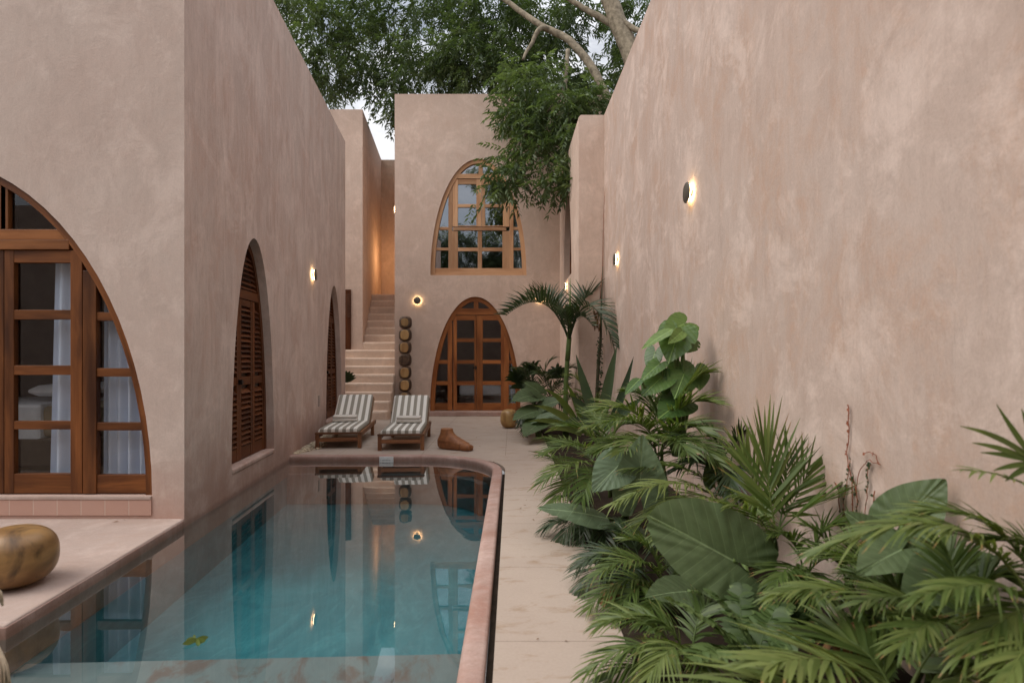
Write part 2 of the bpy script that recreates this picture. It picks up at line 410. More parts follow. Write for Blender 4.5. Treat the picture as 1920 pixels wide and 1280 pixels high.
def thing(name, label, cat, loc=(0, 0, 0), rotz=0, group=None):
    o = bpy.data.objects.new(name, None); o.empty_display_size = .1; COL.objects.link(o)
    o.location = loc; o.rotation_euler = (0, 0, rotz); o['label'] = label; o['category'] = cat
    if group: o['group'] = group
    ROOT[o] = Matrix.Translation(V(loc)) @ Matrix.Rotation(rotz, 4, 'Z')
    return o
def tag(o, label, cat, group=None):
    o['label'] = label; o['category'] = cat
    if group: o['group'] = group
    return o
def struct(o): o['kind'] = 'structure'; return o
def stuff(o): o['kind'] = 'stuff'; return o
def recenter(o):
    me = o.data; c = sum((v.co for v in me.vertices), V()) / max(1, len(me.vertices))
    zmin = min(v.co.z for v in me.vertices); c.z = zmin
    me.transform(Matrix.Translation(-c)); o.location = c; return o

class Frame:
    """wall plane: origin, direction along the wall, outward normal"""
    def __init__(s, o, u, n): s.o = V(o); s.u = V(u).normalized(); s.n = V(n).normalized()
    def p(s, u, z, d=0): q = s.o + s.u * u - s.n * d; return V((q.x, q.y, z))
    def bar(s, mb, u0, u1, z0, z1, d0, d1):
        c = s.p((u0 + u1) / 2, (z0 + z1) / 2, (d0 + d1) / 2)
        return mb.obox(c, s.u * ((u1 - u0) / 2), s.n * ((d1 - d0) / 2), V((0, 0, (z1 - z0) / 2)))
    def quad(s, mb, u0, u1, z0, z1, d=0):
        return mb.add([s.p(u0, z0, d), s.p(u1, z0, d), s.p(u1, z1, d), s.p(u0, z1, d)], [(0, 1, 2, 3)])

def ell(a, b, n=40, p=2.0):
    return [(-a * math.cos(math.pi * i / n), b * math.sin(math.pi * i / n)) for i in range(n + 1)]

def wall_panel(mb, F, u0, u1, z0, z1, holes, thick=.3, back=True, b0=0, b1=0):
    """a rectangle of wall with half-ellipse openings side by side (sorted by u)"""
    cur = u0
    for (uc, a, zb, b) in holes:
        for d in ((0, thick) if back else (0,)):
            F.quad(mb, cur + (b0 if d and cur == u0 else 0), uc - a, z0, z1, d)
            if zb > z0: F.quad(mb, uc - a, uc + a, z0, zb, d)
            pts = ell(a, b)
            for (x0, y0), (x1, y1) in zip(pts, pts[1:]):
                mb.add([F.p(uc + x0, zb + y0, d), F.p(uc + x1, zb + y1, d), F.p(uc + x1, z1, d), F.p(uc + x0, z1, d)], [(0, 1, 2, 3)])
        pts = ell(a, b); pts = pts + [pts[0]]
        n = len(pts)
        vs = [F.p(uc + x, zb + y, 0) for x, y in pts] + [F.p(uc + x, zb + y, thick) for x, y in pts]
        mb.add(vs, [(i, i + 1, n + i + 1, n + i) for i in range(n - 2)], None, True)
        mb.add([F.p(uc - a, zb, 0), F.p(uc + a, zb, 0), F.p(uc + a, zb, thick), F.p(uc - a, zb, thick)], [(0, 1, 2, 3)])
        cur = uc + a
    for d in ((0, thick) if back else (0,)): F.quad(mb, cur, u1 - (b1 if d else 0), z0, z1, d)

def arch_ring(mb, F, uc, a, zb, b, t, d0, d1, tb=None):
    """flat-cut frame that follows the arch"""
    tb = tb or t
    po = ell(a, b); pi = ell(a - t, b - tb); n = len(po); o1 = rnd() * 20
    vs = []; uv = []
    for d in (d0, d1):
        for (x, z) in po: vs.append(F.p(uc + x, zb + z, d))
        for (x, z) in pi: vs.append(F.p(uc + x, zb + z, d))
    L = 0
    for q in range(2):
        for w in range(2):
            L = 0
            for i in range(n):
                if i: L += math.hypot(po[i][0] - po[i - 1][0], po[i][1] - po[i - 1][1])
                uv.append((o1 + w * t + q * .03, L))
    fs = []
    for i in range(n - 1):
        fs += [(i, i + 1, n + i + 1, n + i), (2 * n + i, 3 * n + i, 3 * n + i + 1, 2 * n + i + 1),
               (n + i, n + i + 1, 3 * n + i + 1, 3 * n + i), (i, 2 * n + i, 2 * n + i + 1, i + 1)]
    mb.add(vs, fs, uv)

def ez(a, b, u): return b * math.sqrt(max(0, 1 - min(1, abs(u) / a) ** 2))
def eu(a, b, z): return a * math.sqrt(max(0, 1 - min(1, z / b) ** 2))

def pane(F, uc, a, zb, b, d, parent, mat='glass'):
    mb = MB(); pts = ell(a, b)
    mb.add([F.p(uc + x, zb + z, d) for x, z in pts], [tuple(range(len(pts)))[::-1]])
    return mb.build('pane', mat, parent)

def curtain(F, u0, u1, z0, z1, d, parent, label, lean=0.0, waves=7, amp=.035):
    mb = MB(); n = waves * 10; m = 6
    vs = []
    for j in range(m + 1):
        v = j / m
        for i in range(n + 1):
            t = i / n; k = 1 - .35 * v
            uu = u0 + (u1 - u0) * t - lean * (1 - v) * (1 - t)
            dd = d + amp * k * math.sin(t * waves * 2 * math.pi + .5 * math.sin(t * 9)) + .015 * math.sin(t * 23 + v)
            vs.append(F.p(uu, z0 + (z1 - z0) * v, dd))
    mb.add(vs, [(j * (n + 1) + i, j * (n + 1) + i + 1, (j + 1) * (n + 1) + i + 1, (j + 1) * (n + 1) + i) for j in range(m) for i in range(n)], None, True)
    o = mb.build('curtain', 'curtain'); recenter(o)
    return tag(o, label, 'curtain')

# ------------------------------------------------------------------ setting: ground, courtyard floor, pool
SL = -.097                                        # the left building is turned a few degrees
def xl(y): return -3.05 + SL * (y - 5.46)
WATER = -.08
XI, XO = -.262, -.13                               # inner and outer edge of the pool coping
def arc(cx, cy, r, a0, a1, n=18): return [(cx + r * math.cos(a0 + (a1 - a0) * i / n), cy + r * math.sin(a0 + (a1 - a0) * i / n)) for i in range(n + 1)]
CX, CY = -1.40, 7.80
inner = [(xl(8.93), 8.93)] + arc(CX, CY, 1.138, math.pi / 2, 0) + [(XI, -1.2)]
outer = [(xl(9.07), 9.07)] + arc(CX, CY, 1.27, math.pi / 2, 0) + [(XO, -1.2)]
pool_poly = inner + [(-6.4, -1.2), (-6.4, 3.29), (xl(3.29), 3.29)]

def slab(mb, poly, z1, z0):
    n = len(poly)
    if sum(poly[i][0] * poly[(i + 1) % n][1] - poly[(i + 1) % n][0] * poly[i][1] for i in range(n)) < 0: poly = poly[::-1]
    vs = [(x, y, z1) for x, y in poly] + [(x, y, z0) for x, y in poly]
    mb.add(vs, [tuple(range(n))] + [(i, n + i, n + (i + 1) % n, (i + 1) % n) for i in range(n)])
    return mb

g = MB(); BIG = 400
for (x0, x1, y0, y1) in ((-BIG, -6.395, -BIG, BIG), (-.1, BIG, -BIG, BIG), (-6.395, -.1, 8.98, BIG), (-6.395, -.1, -BIG, -1.195)):
    g.add([(x0, y0, -.06), (x1, y0, -.06), (x1, y1, -.06), (x0, y1, -.06)], [(0, 1, 2, 3)])
struct(g.build('ground', 'earth'))

d = MB()
slab(d, [(.60, -7), (.60, 15.6), (-5.4, 15.6), (-5.4, 9.074)] + [(xl(9.074), 9.074)] + arc(CX, CY, 1.274, math.pi / 2, .62, 8) + arc(CX, CY, 1.31, .55, 0, 8) + [(-.09, -7)], 0, -.06)
struct(d.build('courtyard_paving', 'floor'))
d = MB(); slab(d, [(-9, 3.29), (xl(3.29), 3.29), (xl(5.46) , 5.458), (xl(5.46) - .2, 5.6), (-9, 5.6)], 0, -.289)
o = struct(d.build('pool_terrace', 'deck', bevel=.014))
ed_ = MB(); Fe = Frame((xl(3.29), 3.29, 0), (SL, 1, 0), (1, -SL, 0)); Fe.bar(ed_, -.004, 2.165, -.285, -.012, -.005, .05)
ed_.box(-9, xl(3.29) - .002, 3.285, 3.33, -.285, -.012)
struct(ed_.build('terrace_edging', 'coping', bevel=.004))
dd_ = MB(); dd_.add([(XO + .002, -7, -.05), (-.088, -7, -.05), (-.088, 7.8, -.05), (XO + .002, 7.8, -.05)], [(0, 1, 2, 3)])
struct(dd_.build('drain_channel_floor', 'soil'))
b = MB(); slab(b, [(.604, -7), (1.9, -7), (1.9, 15.2), (.604, 15.2)], .012, -.05)
struct(b.build('planting_soil', 'soil'))

pool = thing('swimming_pool', 'narrow plunge pool with teal lining, pink cement coping and a rounded far corner', 'pool', (-1.7, 5, -.7))
mb = MB(); n = len(pool_poly)
bp_ = [(x + (.004 if x > -.5 else -.004), y + (.004 if y > 8 else 0)) for x, y in pool_poly]
vs = [(x, y, -.20) for x, y in bp_] + [(x, y, -.70) for x, y in bp_]
mb.add(vs, [(i, (i + 1) % n, n + (i + 1) % n, n + i) for i in range(n)] + [tuple(n + i for i in range(n))])
mb.build('basin', 'pool_deep', pool)
mb = MB(); slab(mb, [(XI - .003, -1.19), (XI - .003, 3.57), (-6.39, 3.57 - .28), (-6.39, -1.19)], -.30, -.69)
mb.build('entry_shelf', 'pool_shelf', pool)
mb = MB(); slab(mb, [(xl(8.93) - .05, 8.925)] + arc(CX, CY, 1.133, math.pi / 2, .35, 12) + arc(CX, CY, 1.0, .35, math.pi / 2, 12) + [(xl(8.8) - .05, 8.80)], -.26, -.69)
mb.build('bench', 'pool_shelf', pool)
# coping swept along the pool edge
mb = MB(); prof = [(0, -.289), (0, -.03), (.005, -.010), (.02, .003), (.05, .006), (.11, .006), (.126, .002), (.132, -.008), (.132, -.058)]
vs = []; uv = []
for k, ((xi, yi), (xo, yo)) in enumerate(zip(inner, outer)):
    dv = V((xo - xi, yo - yi)).normalized()
    for (w, z) in prof: vs.append((xi + dv.x * w, yi + dv.y * w, z)); uv.append((w, k))
m = len(prof)
mb.add(vs, [(i * m + j, i * m + j + 1, (i + 1) * m + j + 1, (i + 1) * m + j) for i in range(len(inner) - 1) for j in range(m - 1)], uv, True)
mb.build('coping', 'coping', pool)
s = MB(); s.box(-2.015, -1.805, 8.908, 8.928, -.088, -.006)
sg = s.build('depth_marker', 'white_paint', pool)
s = MB()
for (x0, x1) in ((-2.0, -1.99), (-1.975, -1.93), (-1.925, -1.88), (-1.875, -1.845), (-1.825, -1.815)): s.box(x0, x1, 8.9065, 8.9075, -.066, -.05)
s.build('marking', 'grey_ink', sg)
w = MB(); w.add([(x, y, WATER) for x, y in pool_poly], [tuple(range(len(pool_poly)))[::-1]])
struct(w.build('water', 'water'))

# pebbles along the foot of the left wall
pb = MB()
ico = bmesh.new(); bmesh.ops.create_icosphere(ico, subdivisions=1, radius=1); IV = [v.co.copy() for v in ico.verts]; IF = [tuple(v.index for v in f.verts) for f in ico.faces]; ico.free()
for i in range(620):
    y = ru(9.1, 13.4); x = xl(y) + ru(.0, .30) * (1 if y > 9.6 else (y - 9.0) / .6); r = ru(.012, .028)
    R = Matrix.Rotation(rnd() * 6, 3, 'Z')
    pb.add([R @ V((p.x * r * 1.3, p.y * r, p.z * r * .7)) + V((x, y, r * .3)) for p in IV], IF, None, True, rnd())
o = stuff(pb.build('pebbles', 'pebble'))

# ------------------------------------------------------------------ left house
HT = 6.45
house = thing('stucco_house', 'mauve pink stucco house on the left with louvered arch doors along the pool', 'house', (-3.05, 5.46, 0))
FF = Frame((-3.05, 5.46, 0), (1, 0, 0), (0, -1, 0))          # front face, u negative to the left
FS = Frame((-3.05, 5.46, 0), (SL, 1, 0), (1, -SL, 0))        # pool side
LS = (13.47 - 5.46) * math.hypot(1, SL)
fc, fa, fz, fb = -2.40, 2.10, .215, 3.14
mb = MB(); wall_panel(mb, FF, -6.5, 0, -.3, HT, [(fc, fa, fz, fb)], .28, True, 0, .05)
mb.build('front_wall', 'wall_front', house)
mb = MB()
k = math.hypot(1, SL)
d1 = ((6.62 + 8.16) / 2 - 5.46) * k; d2 = ((11.47 + 13.01) / 2 - 5.46) * k
wall_panel(mb, FS, 0, LS, -.289, HT, [(d1, .775, .235, 2.76), (d2, .775, .235, 2.76)], .28, True, .33)
e0 = FS.p(LS, -.3); e1 = e0 + V((-5, .5, 0))
mb.add([e0, e1, V((e1.x, e1.y, HT)), V((e0.x, e0.y, HT))], [(0, 1, 2, 3)])
a0 = FF.p(-6.5, 0); a1 = e1
mb.add([V((a0.x, a0.y, -.3)), V((a1.x, a1.y, -.3)), V((a1.x, a1.y, HT)), V((a0.x, a0.y, HT))], [(0, 1, 2, 3)])
mb.build('pool_wall', 'wall_left', house)
mb = MB(); mb.add([V((-3.05, 5.46, HT - .004)), V((e0.x, e0.y, HT - .004)), V((a1.x, a1.y, HT - .004)), V((a0.x, a0.y, HT - .004))], [(0, 1, 2, 3)])
mb.build('roof', 'deck', house)
# room behind the front door
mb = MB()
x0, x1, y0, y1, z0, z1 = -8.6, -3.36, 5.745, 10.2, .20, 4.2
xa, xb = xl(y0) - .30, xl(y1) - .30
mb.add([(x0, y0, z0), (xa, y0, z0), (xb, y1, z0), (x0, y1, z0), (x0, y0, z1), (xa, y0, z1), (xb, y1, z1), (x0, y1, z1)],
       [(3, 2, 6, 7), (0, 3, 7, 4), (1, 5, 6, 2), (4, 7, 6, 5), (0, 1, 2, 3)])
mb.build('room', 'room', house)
# threshold with tile row
mb = MB(); FF.bar(mb, fc - fa + .01, fc + fa - .002, .035, .178, -.012, .0); mb.build('threshold_tiles', 'tile', house)
mb = MB(); FF.bar(mb, fc - fa + .01, fc + fa - .002, .180, .213, -.018, .06); mb.build('sill', 'deck', house, bevel=.006)

def door_leaf(F, parent, u0, u1, z0, z1, sl, sr, rails, top, bot, d0, d1, mat, name='door_leaf', clip=None):
    """stiles, rails at (z0,z1) and top / bottom rails as one joinery piece"""
    mb = MB()
    def top_of(ua, ub): return z1 if clip is None else min(z1, clip(max(abs(ua), abs(ub))))
    F.bar(mb, u0, u0 + sl, z0, top_of(u0 - clip_c[0], u0 + sl - clip_c[0]), d0, d1)
    F.bar(mb, u1 - sr, u1, z0, top_of(u1 - sr - clip_c[0], u1 - clip_c[0]), d0, d1)
    for (a, b) in rails: F.bar(mb, u0 + sl - .002, u1 - sr + .002, a, b, d0 + .003, d1 - .003)
    if top: F.bar(mb, u0 + sl - .002, u1 - sr + .002, z1 - top, z1, d0 + .003, d1 - .003)
    F.bar(mb, u0 + sl - .002, u1 - sr + .002, z0, z0 + bot, d0 + .003, d1 - .003)
    return mb.build(name, mat, parent, bevel=.004)
clip_c = [0]

def X2u(F, px, Y): return (V(((px - 960) * Y / FOC, Y, 0)) - F.o).dot(F.u)

# big front door
mb = MB(); arch_ring(mb, FF, fc, fa, fz, fb, .075, .03, .12, .07)
fd = mb.build('arched_door', 'wood_dark', house)
mb = MB(); hw = eu(fa, fb, 2.70 - fz) - .02
FF.bar(mb, fc - hw - .06, fc + hw + .04, 2.51, 2.60, .028, .11); FF.bar(mb, fc - hw - .03, fc + hw, 2.603, 2.70, .036, .105)
for uu in (-1.715, -.715, .0): FF.bar(mb, uu - .035 + 0, uu + .035, 2.70, fz + ez(fa, fb, uu - fc) - .04, .045, .10) if abs(uu - fc) < 1.2 else None
FF.bar(mb, -1.76, -1.70, 2.70, fz + ez(fa, fb, -1.76 - fc) - .04, .045, .10)
mb.build('transom', 'wood_front', fd, bevel=.004)
rl = [(1.857, 1.947), (1.336, 1.426), (.825, .904)]
for (u0, u1) in ((-1.715, -.985), (-2.40, -1.720), (-3.08, -2.405), (-3.815, -3.085)):
    door_leaf(FF, fd, u0, u1, .225, 2.505, .09, .11, rl, .115, .185, .045, .10, 'wood_dark')
for sgn, (u0, u1) in ((1, (-.975, fc + fa - .03)), (-1, (fc - fa + .03, -3.825))):
    mb = MB()
    ins = -.975 if sgn > 0 else -3.825
    FF.bar(mb, min(ins, ins + sgn * .125), max(ins, ins + sgn * .125), .225, fz + ez(fa, fb, (ins + sgn * .125) - fc) - .02, .04, .105)
    for (za, zb_) in ((1.845, 1.925), (1.32, 1.40), (.815, .89), (.225, .40)):
        e = fc + sgn * (eu(fa, fb, zb_ - fz) - .03)
        FF.bar(mb, min(ins + sgn * .12, e), max(ins + sgn * .12, e), za, zb_, .05, .10)
    mb.build('side_light', 'wood_dark', fd, bevel=.004)
pane(FF, fc, fa - .02, fz, fb - .02, .085, fd)
mb = MB(); FF.bar(mb, -2.435, -2.415, 1.0, 1.25, .0, .02); mb.build('handle', 'black_metal', fd)
curtain(FF, -1.36, -.93, .25, 3.0, .215, None, 'pale blue sheer curtain gathered behind the inner leaf of the front arch door', .06, 3, .03)
curtain(FF, -.90, .05 - .36, .25, 3.0, .215, None, 'pale blue sheer curtain hanging full width behind the curved side light', .0, 6, .04)
# bed in the front room
bed = thing('bed', 'bed with white pillows and tan blanket seen through the front arch door', 'bed', (-6.2, 7.6, .2))
mb = MB(); mb.box(-7.4, -4.85, 6.9, 8.6, .2, .55); mb.build('bed_base', 'room_floor', bed, bevel=.03)
mb = MB(); mb.box(-7.35, -4.90, 6.95, 8.55, .553, .92); mb.build('mattress', 'bed_tan', bed, bevel=.06)
mb = MB(); mb.box(-7.37, -5.55, 6.91, 8.3, .50, .95); mb.build('sheet', 'linen', bed, bevel=.04)
for (px, py, rz) in ((-5.75, 7.4, .2), (-5.7, 8.1, -.3)):
    mb = MB(); pr = [(.02, -.07), (.20, -.06), (.30, -.02), (.31, .0), (.30, .02), (.2, .07), (.02, .09)]
    mb.lathe((px, py, 1.08), pr, 20, squash=(1, .7)); mb.build('pillow', 'linen', bed)
rug = MB(); rug.box(-7.4, -4.3, 5.9, 7.6, .203, .215); o = recenter(rug.build('rug', 'block_dark')); tag(o, 'dark woven rug on the floor inside the front arch door', 'rug')

# louvered doors on the pool side
def louver_door(parent, uc, label=None):
    a, zb, b = .70, .24, 2.62; D = .10
    mb = MB(); arch_ring(mb, FS, uc, a + .075, zb, b + .10, .085, D, D + .07)
    dr = mb.build('louver_door', 'wood_louver', parent)
    mb = MB(); zt = 2.28; hw = eu(a, b, zt - zb)
    FS.bar(mb, uc - hw - .02, uc + hw + .02, zt - .05, zt + .06, D + .004, D + .065)
    z = zt + .10
    while z < zb + b - .10:
        hw2 = eu(a, b, z - zb) - .02
        c = FS.p(uc, z, D + .03)
        if hw2 > .04: mb.obox(c, FS.u * hw2, FS.n * .024 + V((0, 0, -.024)), (FS.n * .004 + V((0, 0, .004))))
        z += .062
    mb.build('transom', 'wood_louver', dr)
    edges = [-a, -.24, .24, a]
    for i in range(3):
        u0, u1 = edges[i] + .004, edges[i + 1] - .004
        mb = MB(); st = .07
        def top(u): return min(2.22, zb + ez(a, b, u) - .05)
        FS.bar(mb, uc + u0, uc + u0 + st, zb + .01, max(.5, top(u0 if i else u0 + st)), D + .008, D + .055)
        FS.bar(mb, uc + u1 - st, uc + u1, zb + .01, max(.5, top(u1 if i < 2 else u1 - st)), D + .008, D + .055)
        for (za, zc) in ((zb + .01, zb + .16), (1.16, 1.26)): FS.bar(mb, uc + u0 + st - .002, uc + u1 - st + .002, za, zc, D + .011, D + .05)
        if i == 1: FS.bar(mb, uc + u0 + st - .002, uc + u1 - st + .002, 2.14, 2.22, D + .011, D + .05)
        lf = mb.build('door_leaf', 'wood_louver', dr)
        mb = MB(); z = zb + .20; lower_done = False
        while z < 2.14:
            if z > 1.2 and not lower_done: mb.build('louver_slats', 'wood_louver', dr); mb = MB(); lower_done = True
            if not (1.12 < z < 1.29):
                ua, ub = u0 + st - .004, u1 - st + .004
                lim = eu(a, b, z - zb) - .03
                ua, ub = max(ua, -lim), min(ub, lim)
                if ub - ua > .03:
                    c = FS.p(uc + (ua + ub) / 2, z, D + .03)
                    mb.obox(c, FS.u * ((ub - ua) / 2), FS.n * .026 + V((0, 0, -.026)), FS.n * .004 + V((0, 0, .004)))
            z += .064
        mb.build('louver_slats', 'wood_louver', dr)
    mb = MB(); F = FS; F.bar(mb, uc - .265, uc - .225, 1.17, 1.23, D - .035, D + .01); F.bar(mb, uc - .31, uc - .235, 1.19, 1.21, D - .05, D - .03)
    mb.build('handle', 'black_metal', dr)
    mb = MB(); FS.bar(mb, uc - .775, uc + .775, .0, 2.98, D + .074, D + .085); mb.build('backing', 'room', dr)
    return dr
louver_door(house, d1); louver_door(house, d2)
for uc in (d1, d2):                                      # projecting cement sill under each louver door
    mb = MB(); FS.bar(mb, uc - .77, uc + .77, .17, .238, -.012, .20); mb.build('sill', 'wall_left', house, bevel=.02)

# ------------------------------------------------------------------ end house, two storeys
EY = 15.2; S = FOC / EY
end = thing('stucco_house', 'tall pink stucco house at the far end with arch door and arch window', 'house', (-.9, EY, 0))
FE = Frame((0, EY, 0), (1, 0, 0), (0, -1, 0)); EH = 8.32
ex0, ex1 = -3.04, 3.2
dc, da, dz, db = (891 - 960) / S, 1.175, .115, 2.96
wc, wa, wz, wb = (897 - 960) / S, 1.245, 3.63, 3.01
mb = MB()
wall_panel(mb, FE, ex0, ex1, -.1, 3.4, [(dc, da, dz, db)], .3)
wall_panel(mb, FE, ex0, ex1, 3.4, EH, [(wc, wa, wz, wb)], .3)
bx = ex0 + SL * 7
mb.add([(ex0, EY, -.1), (bx, EY + 7, -.1), (bx, EY + 7, EH), (ex0, EY, EH)], [(0, 1, 2, 3)])
mb.add([(ex0, EY, EH), (ex1, EY, EH), (ex1, EY + 7, EH), (bx, EY + 7, EH)], [(0, 1, 2, 3)])
mb.build('wall', 'wall_end', end)
for (z0, z1, fl) in ((.11, 3.35, 0), (3.55, 7.6, 1)):
    mb = MB(); x0, x1, y0, y1 = -2.9, 1.2, EY + .305, EY + 4.2
    mb.add([(x0, y0, z0), (x1, y0, z0), (x1, y1, z0), (x0, y1, z0), (x0, y0, z1), (x1, y0, z1), (x1, y1, z1), (x0, y1, z1)],
           [(3, 2, 6, 7), (0, 3, 7, 4), (1, 5, 6, 2), (4, 7, 6, 5), (0, 1, 2, 3)])
    mb.build('room', 'room', end)
mb = MB(); FE.bar(mb, dc - da - .03, dc + da + .06, .0, .112, -.22, .05); mb.build('doorstep', 'coping', end, bevel=.01)
# door
mb = MB(); arch_ring(mb, FE, dc, da, dz, db, .12, .05, .16, .12); ed = mb.build('arched_door', 'wood_red', end)
zp = lambda py: EYE + (HZ - py) / S
up = lambda px: (px - 960) / S
mb = MB(); FE.bar(mb, up(845), up(941), zp(590), zp(578), .055, .14); FE.bar(mb, up(888), up(897), zp(578) - .002, dz + db - .09, .065, .13)
mb.build('transom', 'wood_red', ed, bevel=.004)
R4 = [(zp(641), zp(634)), (zp(682), zp(675)), (zp(722), zp(714.5))]
h1 = door_leaf(FE, ed, up(849.5), up(893), dz + .01, zp(591), up(856) - up(849.5), up(893) - up(889), R4, zp(591) - zp(600), .19, .07, .13, 'wood_red')
h2 = door_leaf(FE, ed, up(893.4), up(946), dz + .01, zp(591), up(905) - up(893.4), up(946) - up(939), R4, zp(591) - zp(600), .19, .066, .126, 'wood_red')
for sgn in (1, -1):
    mb = MB(); i0 = dc + sgn * (.60 if sgn < 0 else .755); o_ = i0 + sgn * .12
    zt = dz + ez(da, db, o_ - dc) - .05
    FE.bar(mb, min(i0, o_), max(i0, o_), dz + .01, zt, .06, .135)
    for (za, zc) in R4[1:] + [(dz + .01, dz + .20)]:
        e = dc + sgn * (eu(da, db, zc - dz) - .06)
        FE.bar(mb, min(o_ - sgn * .01, e), max(o_ - sgn * .01, e), za, zc, .07, .13)
    mb.build('side_light', 'wood_red', ed, bevel=.004)
pane(FE, dc, da - .03, dz, db - .03, .105, ed)
mb = MB(); FE.bar(mb, up(890.5), up(893.5), zp(692), zp(686), .03, .07); FE.bar(mb, up(886.5), up(894), zp(690.5), zp(688), .015, .035); mb.build('handle', 'black_metal', ed)
curtain(FE, up(958), up(978), .15, 2.2, .22, None, 'pale blue curtain behind the right side light of the far ground floor door', 0, 3, .03)
bb = thing('bed', 'low bed with white bedding dimly seen inside the far ground floor door', 'bed', (-.6, EY + 2.2, .11))
mb = MB(); mb.box(-1.5, .4, EY + 1.2, EY + 3.2, .11, .42); mb.build('bed_base', 'room_floor', bb, bevel=.03)
mb = MB(); mb.box(-1.48, .38, EY + 1.22, EY + 3.18, .423, .72); mb.build('mattress', 'linen', bb, bevel=.06)
# window
mb = MB(); arch_ring(mb, FE, wc, wa, wz, wb, .11, .04, .14, .10); ew = mb.build('arched_window', 'wood_pale', end)
mb = MB(); FE.bar(mb, up(846), up(950), zp(333.5), zp(325), .045, .13); FE.bar(mb, up(897), up(905), zp(325), wz + wb - .08, .06, .125)
mb.build('transom', 'wood_pale', ew, bevel=.004)
mb = MB(); FE.bar(mb, up(849), up(949), zp(431), zp(425.5), .054, .128); mb.build('middle_rail', 'wood_pale', ew, bevel=.004)
for (u0, u1, a, b_) in ((848, 902.5, 10, 9.5), (903, 955, 6.5, 12)):
    door_leaf(FE, ew, up(u0), up(u1), zp(424), zp(334), a / S, b_ / S, [(zp(387.5), zp(381.5))], 10 / S, .03, .06, .12, 'wood_pale', 'sash')
mb = MB()
for (u0, u1) in ((846, 858), (895.5, 903.5), (942, 956)): FE.bar(mb, up(u0), up(u1), wz + .19, zp(432), .064, .122)
FE.bar(mb, up(858) - .002, up(942) + .002, zp(470), zp(463.5), .068, .118); mb.build('sash', 'wood_pale', ew, bevel=.004)
for sgn in (1, -1):
    mb = MB(); i0 = up(847.5) if sgn < 0 else up(955.5); o_ = i0 + sgn * .10
    FE.bar(mb, min(i0, o_), max(i0, o_), wz + .19, wz + ez(wa, wb, o_ - wc) - .05, .062, .123)
    for (za, zc) in ((zp(430), zp(424.5)), (zp(468.5), zp(463.5))):
        e = wc + sgn * (eu(wa, wb, zc - wz) - .05)
        FE.bar(mb, min(o_, e), max(o_, e), za, zc, .07, .118)
    mb.build('side_light', 'wood_pale', ew, bevel=.004)
mb = MB(); FE.bar(mb, wc - wa + .05, wc + wa - .05, wz + .005, wz + .19, .06, .125); mb.build('bottom_rail', 'wood_pale', ew, bevel=.004)
pane(FE, wc, wa - .03, wz, wb - .03, .10, ew, 'glass_up')
curtain(FE, up(960), up(980), wz + .05, 5.5, .22, None, 'white curtain behind the right edge of the upper arch window', 0, 3, .03)

# ------------------------------------------------------------------ stair wing and stairs
wing = thing('stucco_house', 'narrow pink stucco wing behind the stairs with a dark doorway', 'house', (-4.4, 16.1, 0))
WH = 8.3
mb = MB()
c0, c1 = V((-6.5, 16.1, 0)), V((-4.10, 16.1, 0)); c2 = V((-4.10 + SL * 4.1, 20.2, 0)); c3 = V((-2.6, 20.2, 0))
for (p, q) in ((c0, c1), (c1, c2), (c2, c3)): mb.add([V((p.x, p.y, -.1)), V((q.x, q.y, -.1)), V((q.x, q.y, WH)), V((p.x, p.y, WH))], [(0, 1, 2, 3)])
mb.add([V((-6.5, 16.1, WH)), V((-4.1, 16.1, WH)), V((c2.x, c2.y, WH)), V((-6.5, 20.2, WH))], [(0, 1, 2, 3)])
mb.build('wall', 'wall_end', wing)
FW = Frame((0, 16.1, 0), (1, 0, 0), (0, -1, 0))
mb = MB(); FW.bar(mb, -4.75, -4.415, 1.28, 3.36, -.03, .02); wd = mb.build('door', 'wood_louver', wing)
mb = MB(); FW.bar(mb, -4.60, -4.44, 2.6, 3.25, -.034, -.02); mb.build('pane', 'glass', wd)
st = thing('staircase', 'steep pink cement staircase climbing beside the tall end house', 'stairs', (-3.7, 14.1, 0))
for i in range(16):
    y0 = 14.1 + .25 * i; z1 = .214 * (i + 1)
    xr = -3.0 - .005 * i if y0 < 15.2 else -3.0 + SL * (y0 - 15.2)
    xleft = -4.7 if i < 8 else -4.12 + SL * (y0 - 16.1)
    mb = MB(); mb.box(xleft, xr, y0, min(y0 + .26, 20.15) if i < 15 else 20.15, max(-.05, z1 - .5), z1)
    mb.build('step', 'riser', st, bevel=.045)

# ------------------------------------------------------------------ right wall and side wing
gw = thing('garden_wall', 'long weathered pink plaster wall on the right behind the planting', 'wall', (1.85, 5, 0))
FR = Frame((1.901, 0, 0), (-.011, 1, 0), (-1, -.011, 0)); RH = 6.17
mb = MB(); FR.quad(mb, -7, 11.3, -.1, RH, 0)
q0, q1 = FR.p(-7, RH), FR.p(11.3, RH)
mb.add([q0, q1, q1 + V((.5, 0, 0)), q0 + V((.5, 0, 0))], [(0, 1, 2, 3)])
t0, t1 = FR.p(-7, -.1), FR.p(11.3, -.1)
mb.add([t0 + V((.5, 0, 0)), t1 + V((.5, 0, 0)), q1 + V((.5, 0, 0)), q0 + V((.5, 0, 0))], [(0, 1, 2, 3)])
mb.build('plaster_face', 'wall_right', gw)
sw = thing('stucco_house', 'pink stucco wing jutting out at the far end of the right wall', 'house', (1.4, 11.3, 0))
mb = MB(); X1 = 1.284
mb.add([(X1, 11.3, -.1), (2.6, 11.3, -.1), (2.6, 11.3, RH - .003), (X1 + .04, 11.3, RH - .003), (X1, 11.3, RH - .05)], [(0, 1, 2, 3, 4)])
FW2 = Frame((X1, 11.3, 0), (1.24 - X1, 15.2 - 11.3, 0), (-1, -.011, 0)); Lw = math.hypot(1.24 - X1, 3.9)
nc = 2.05
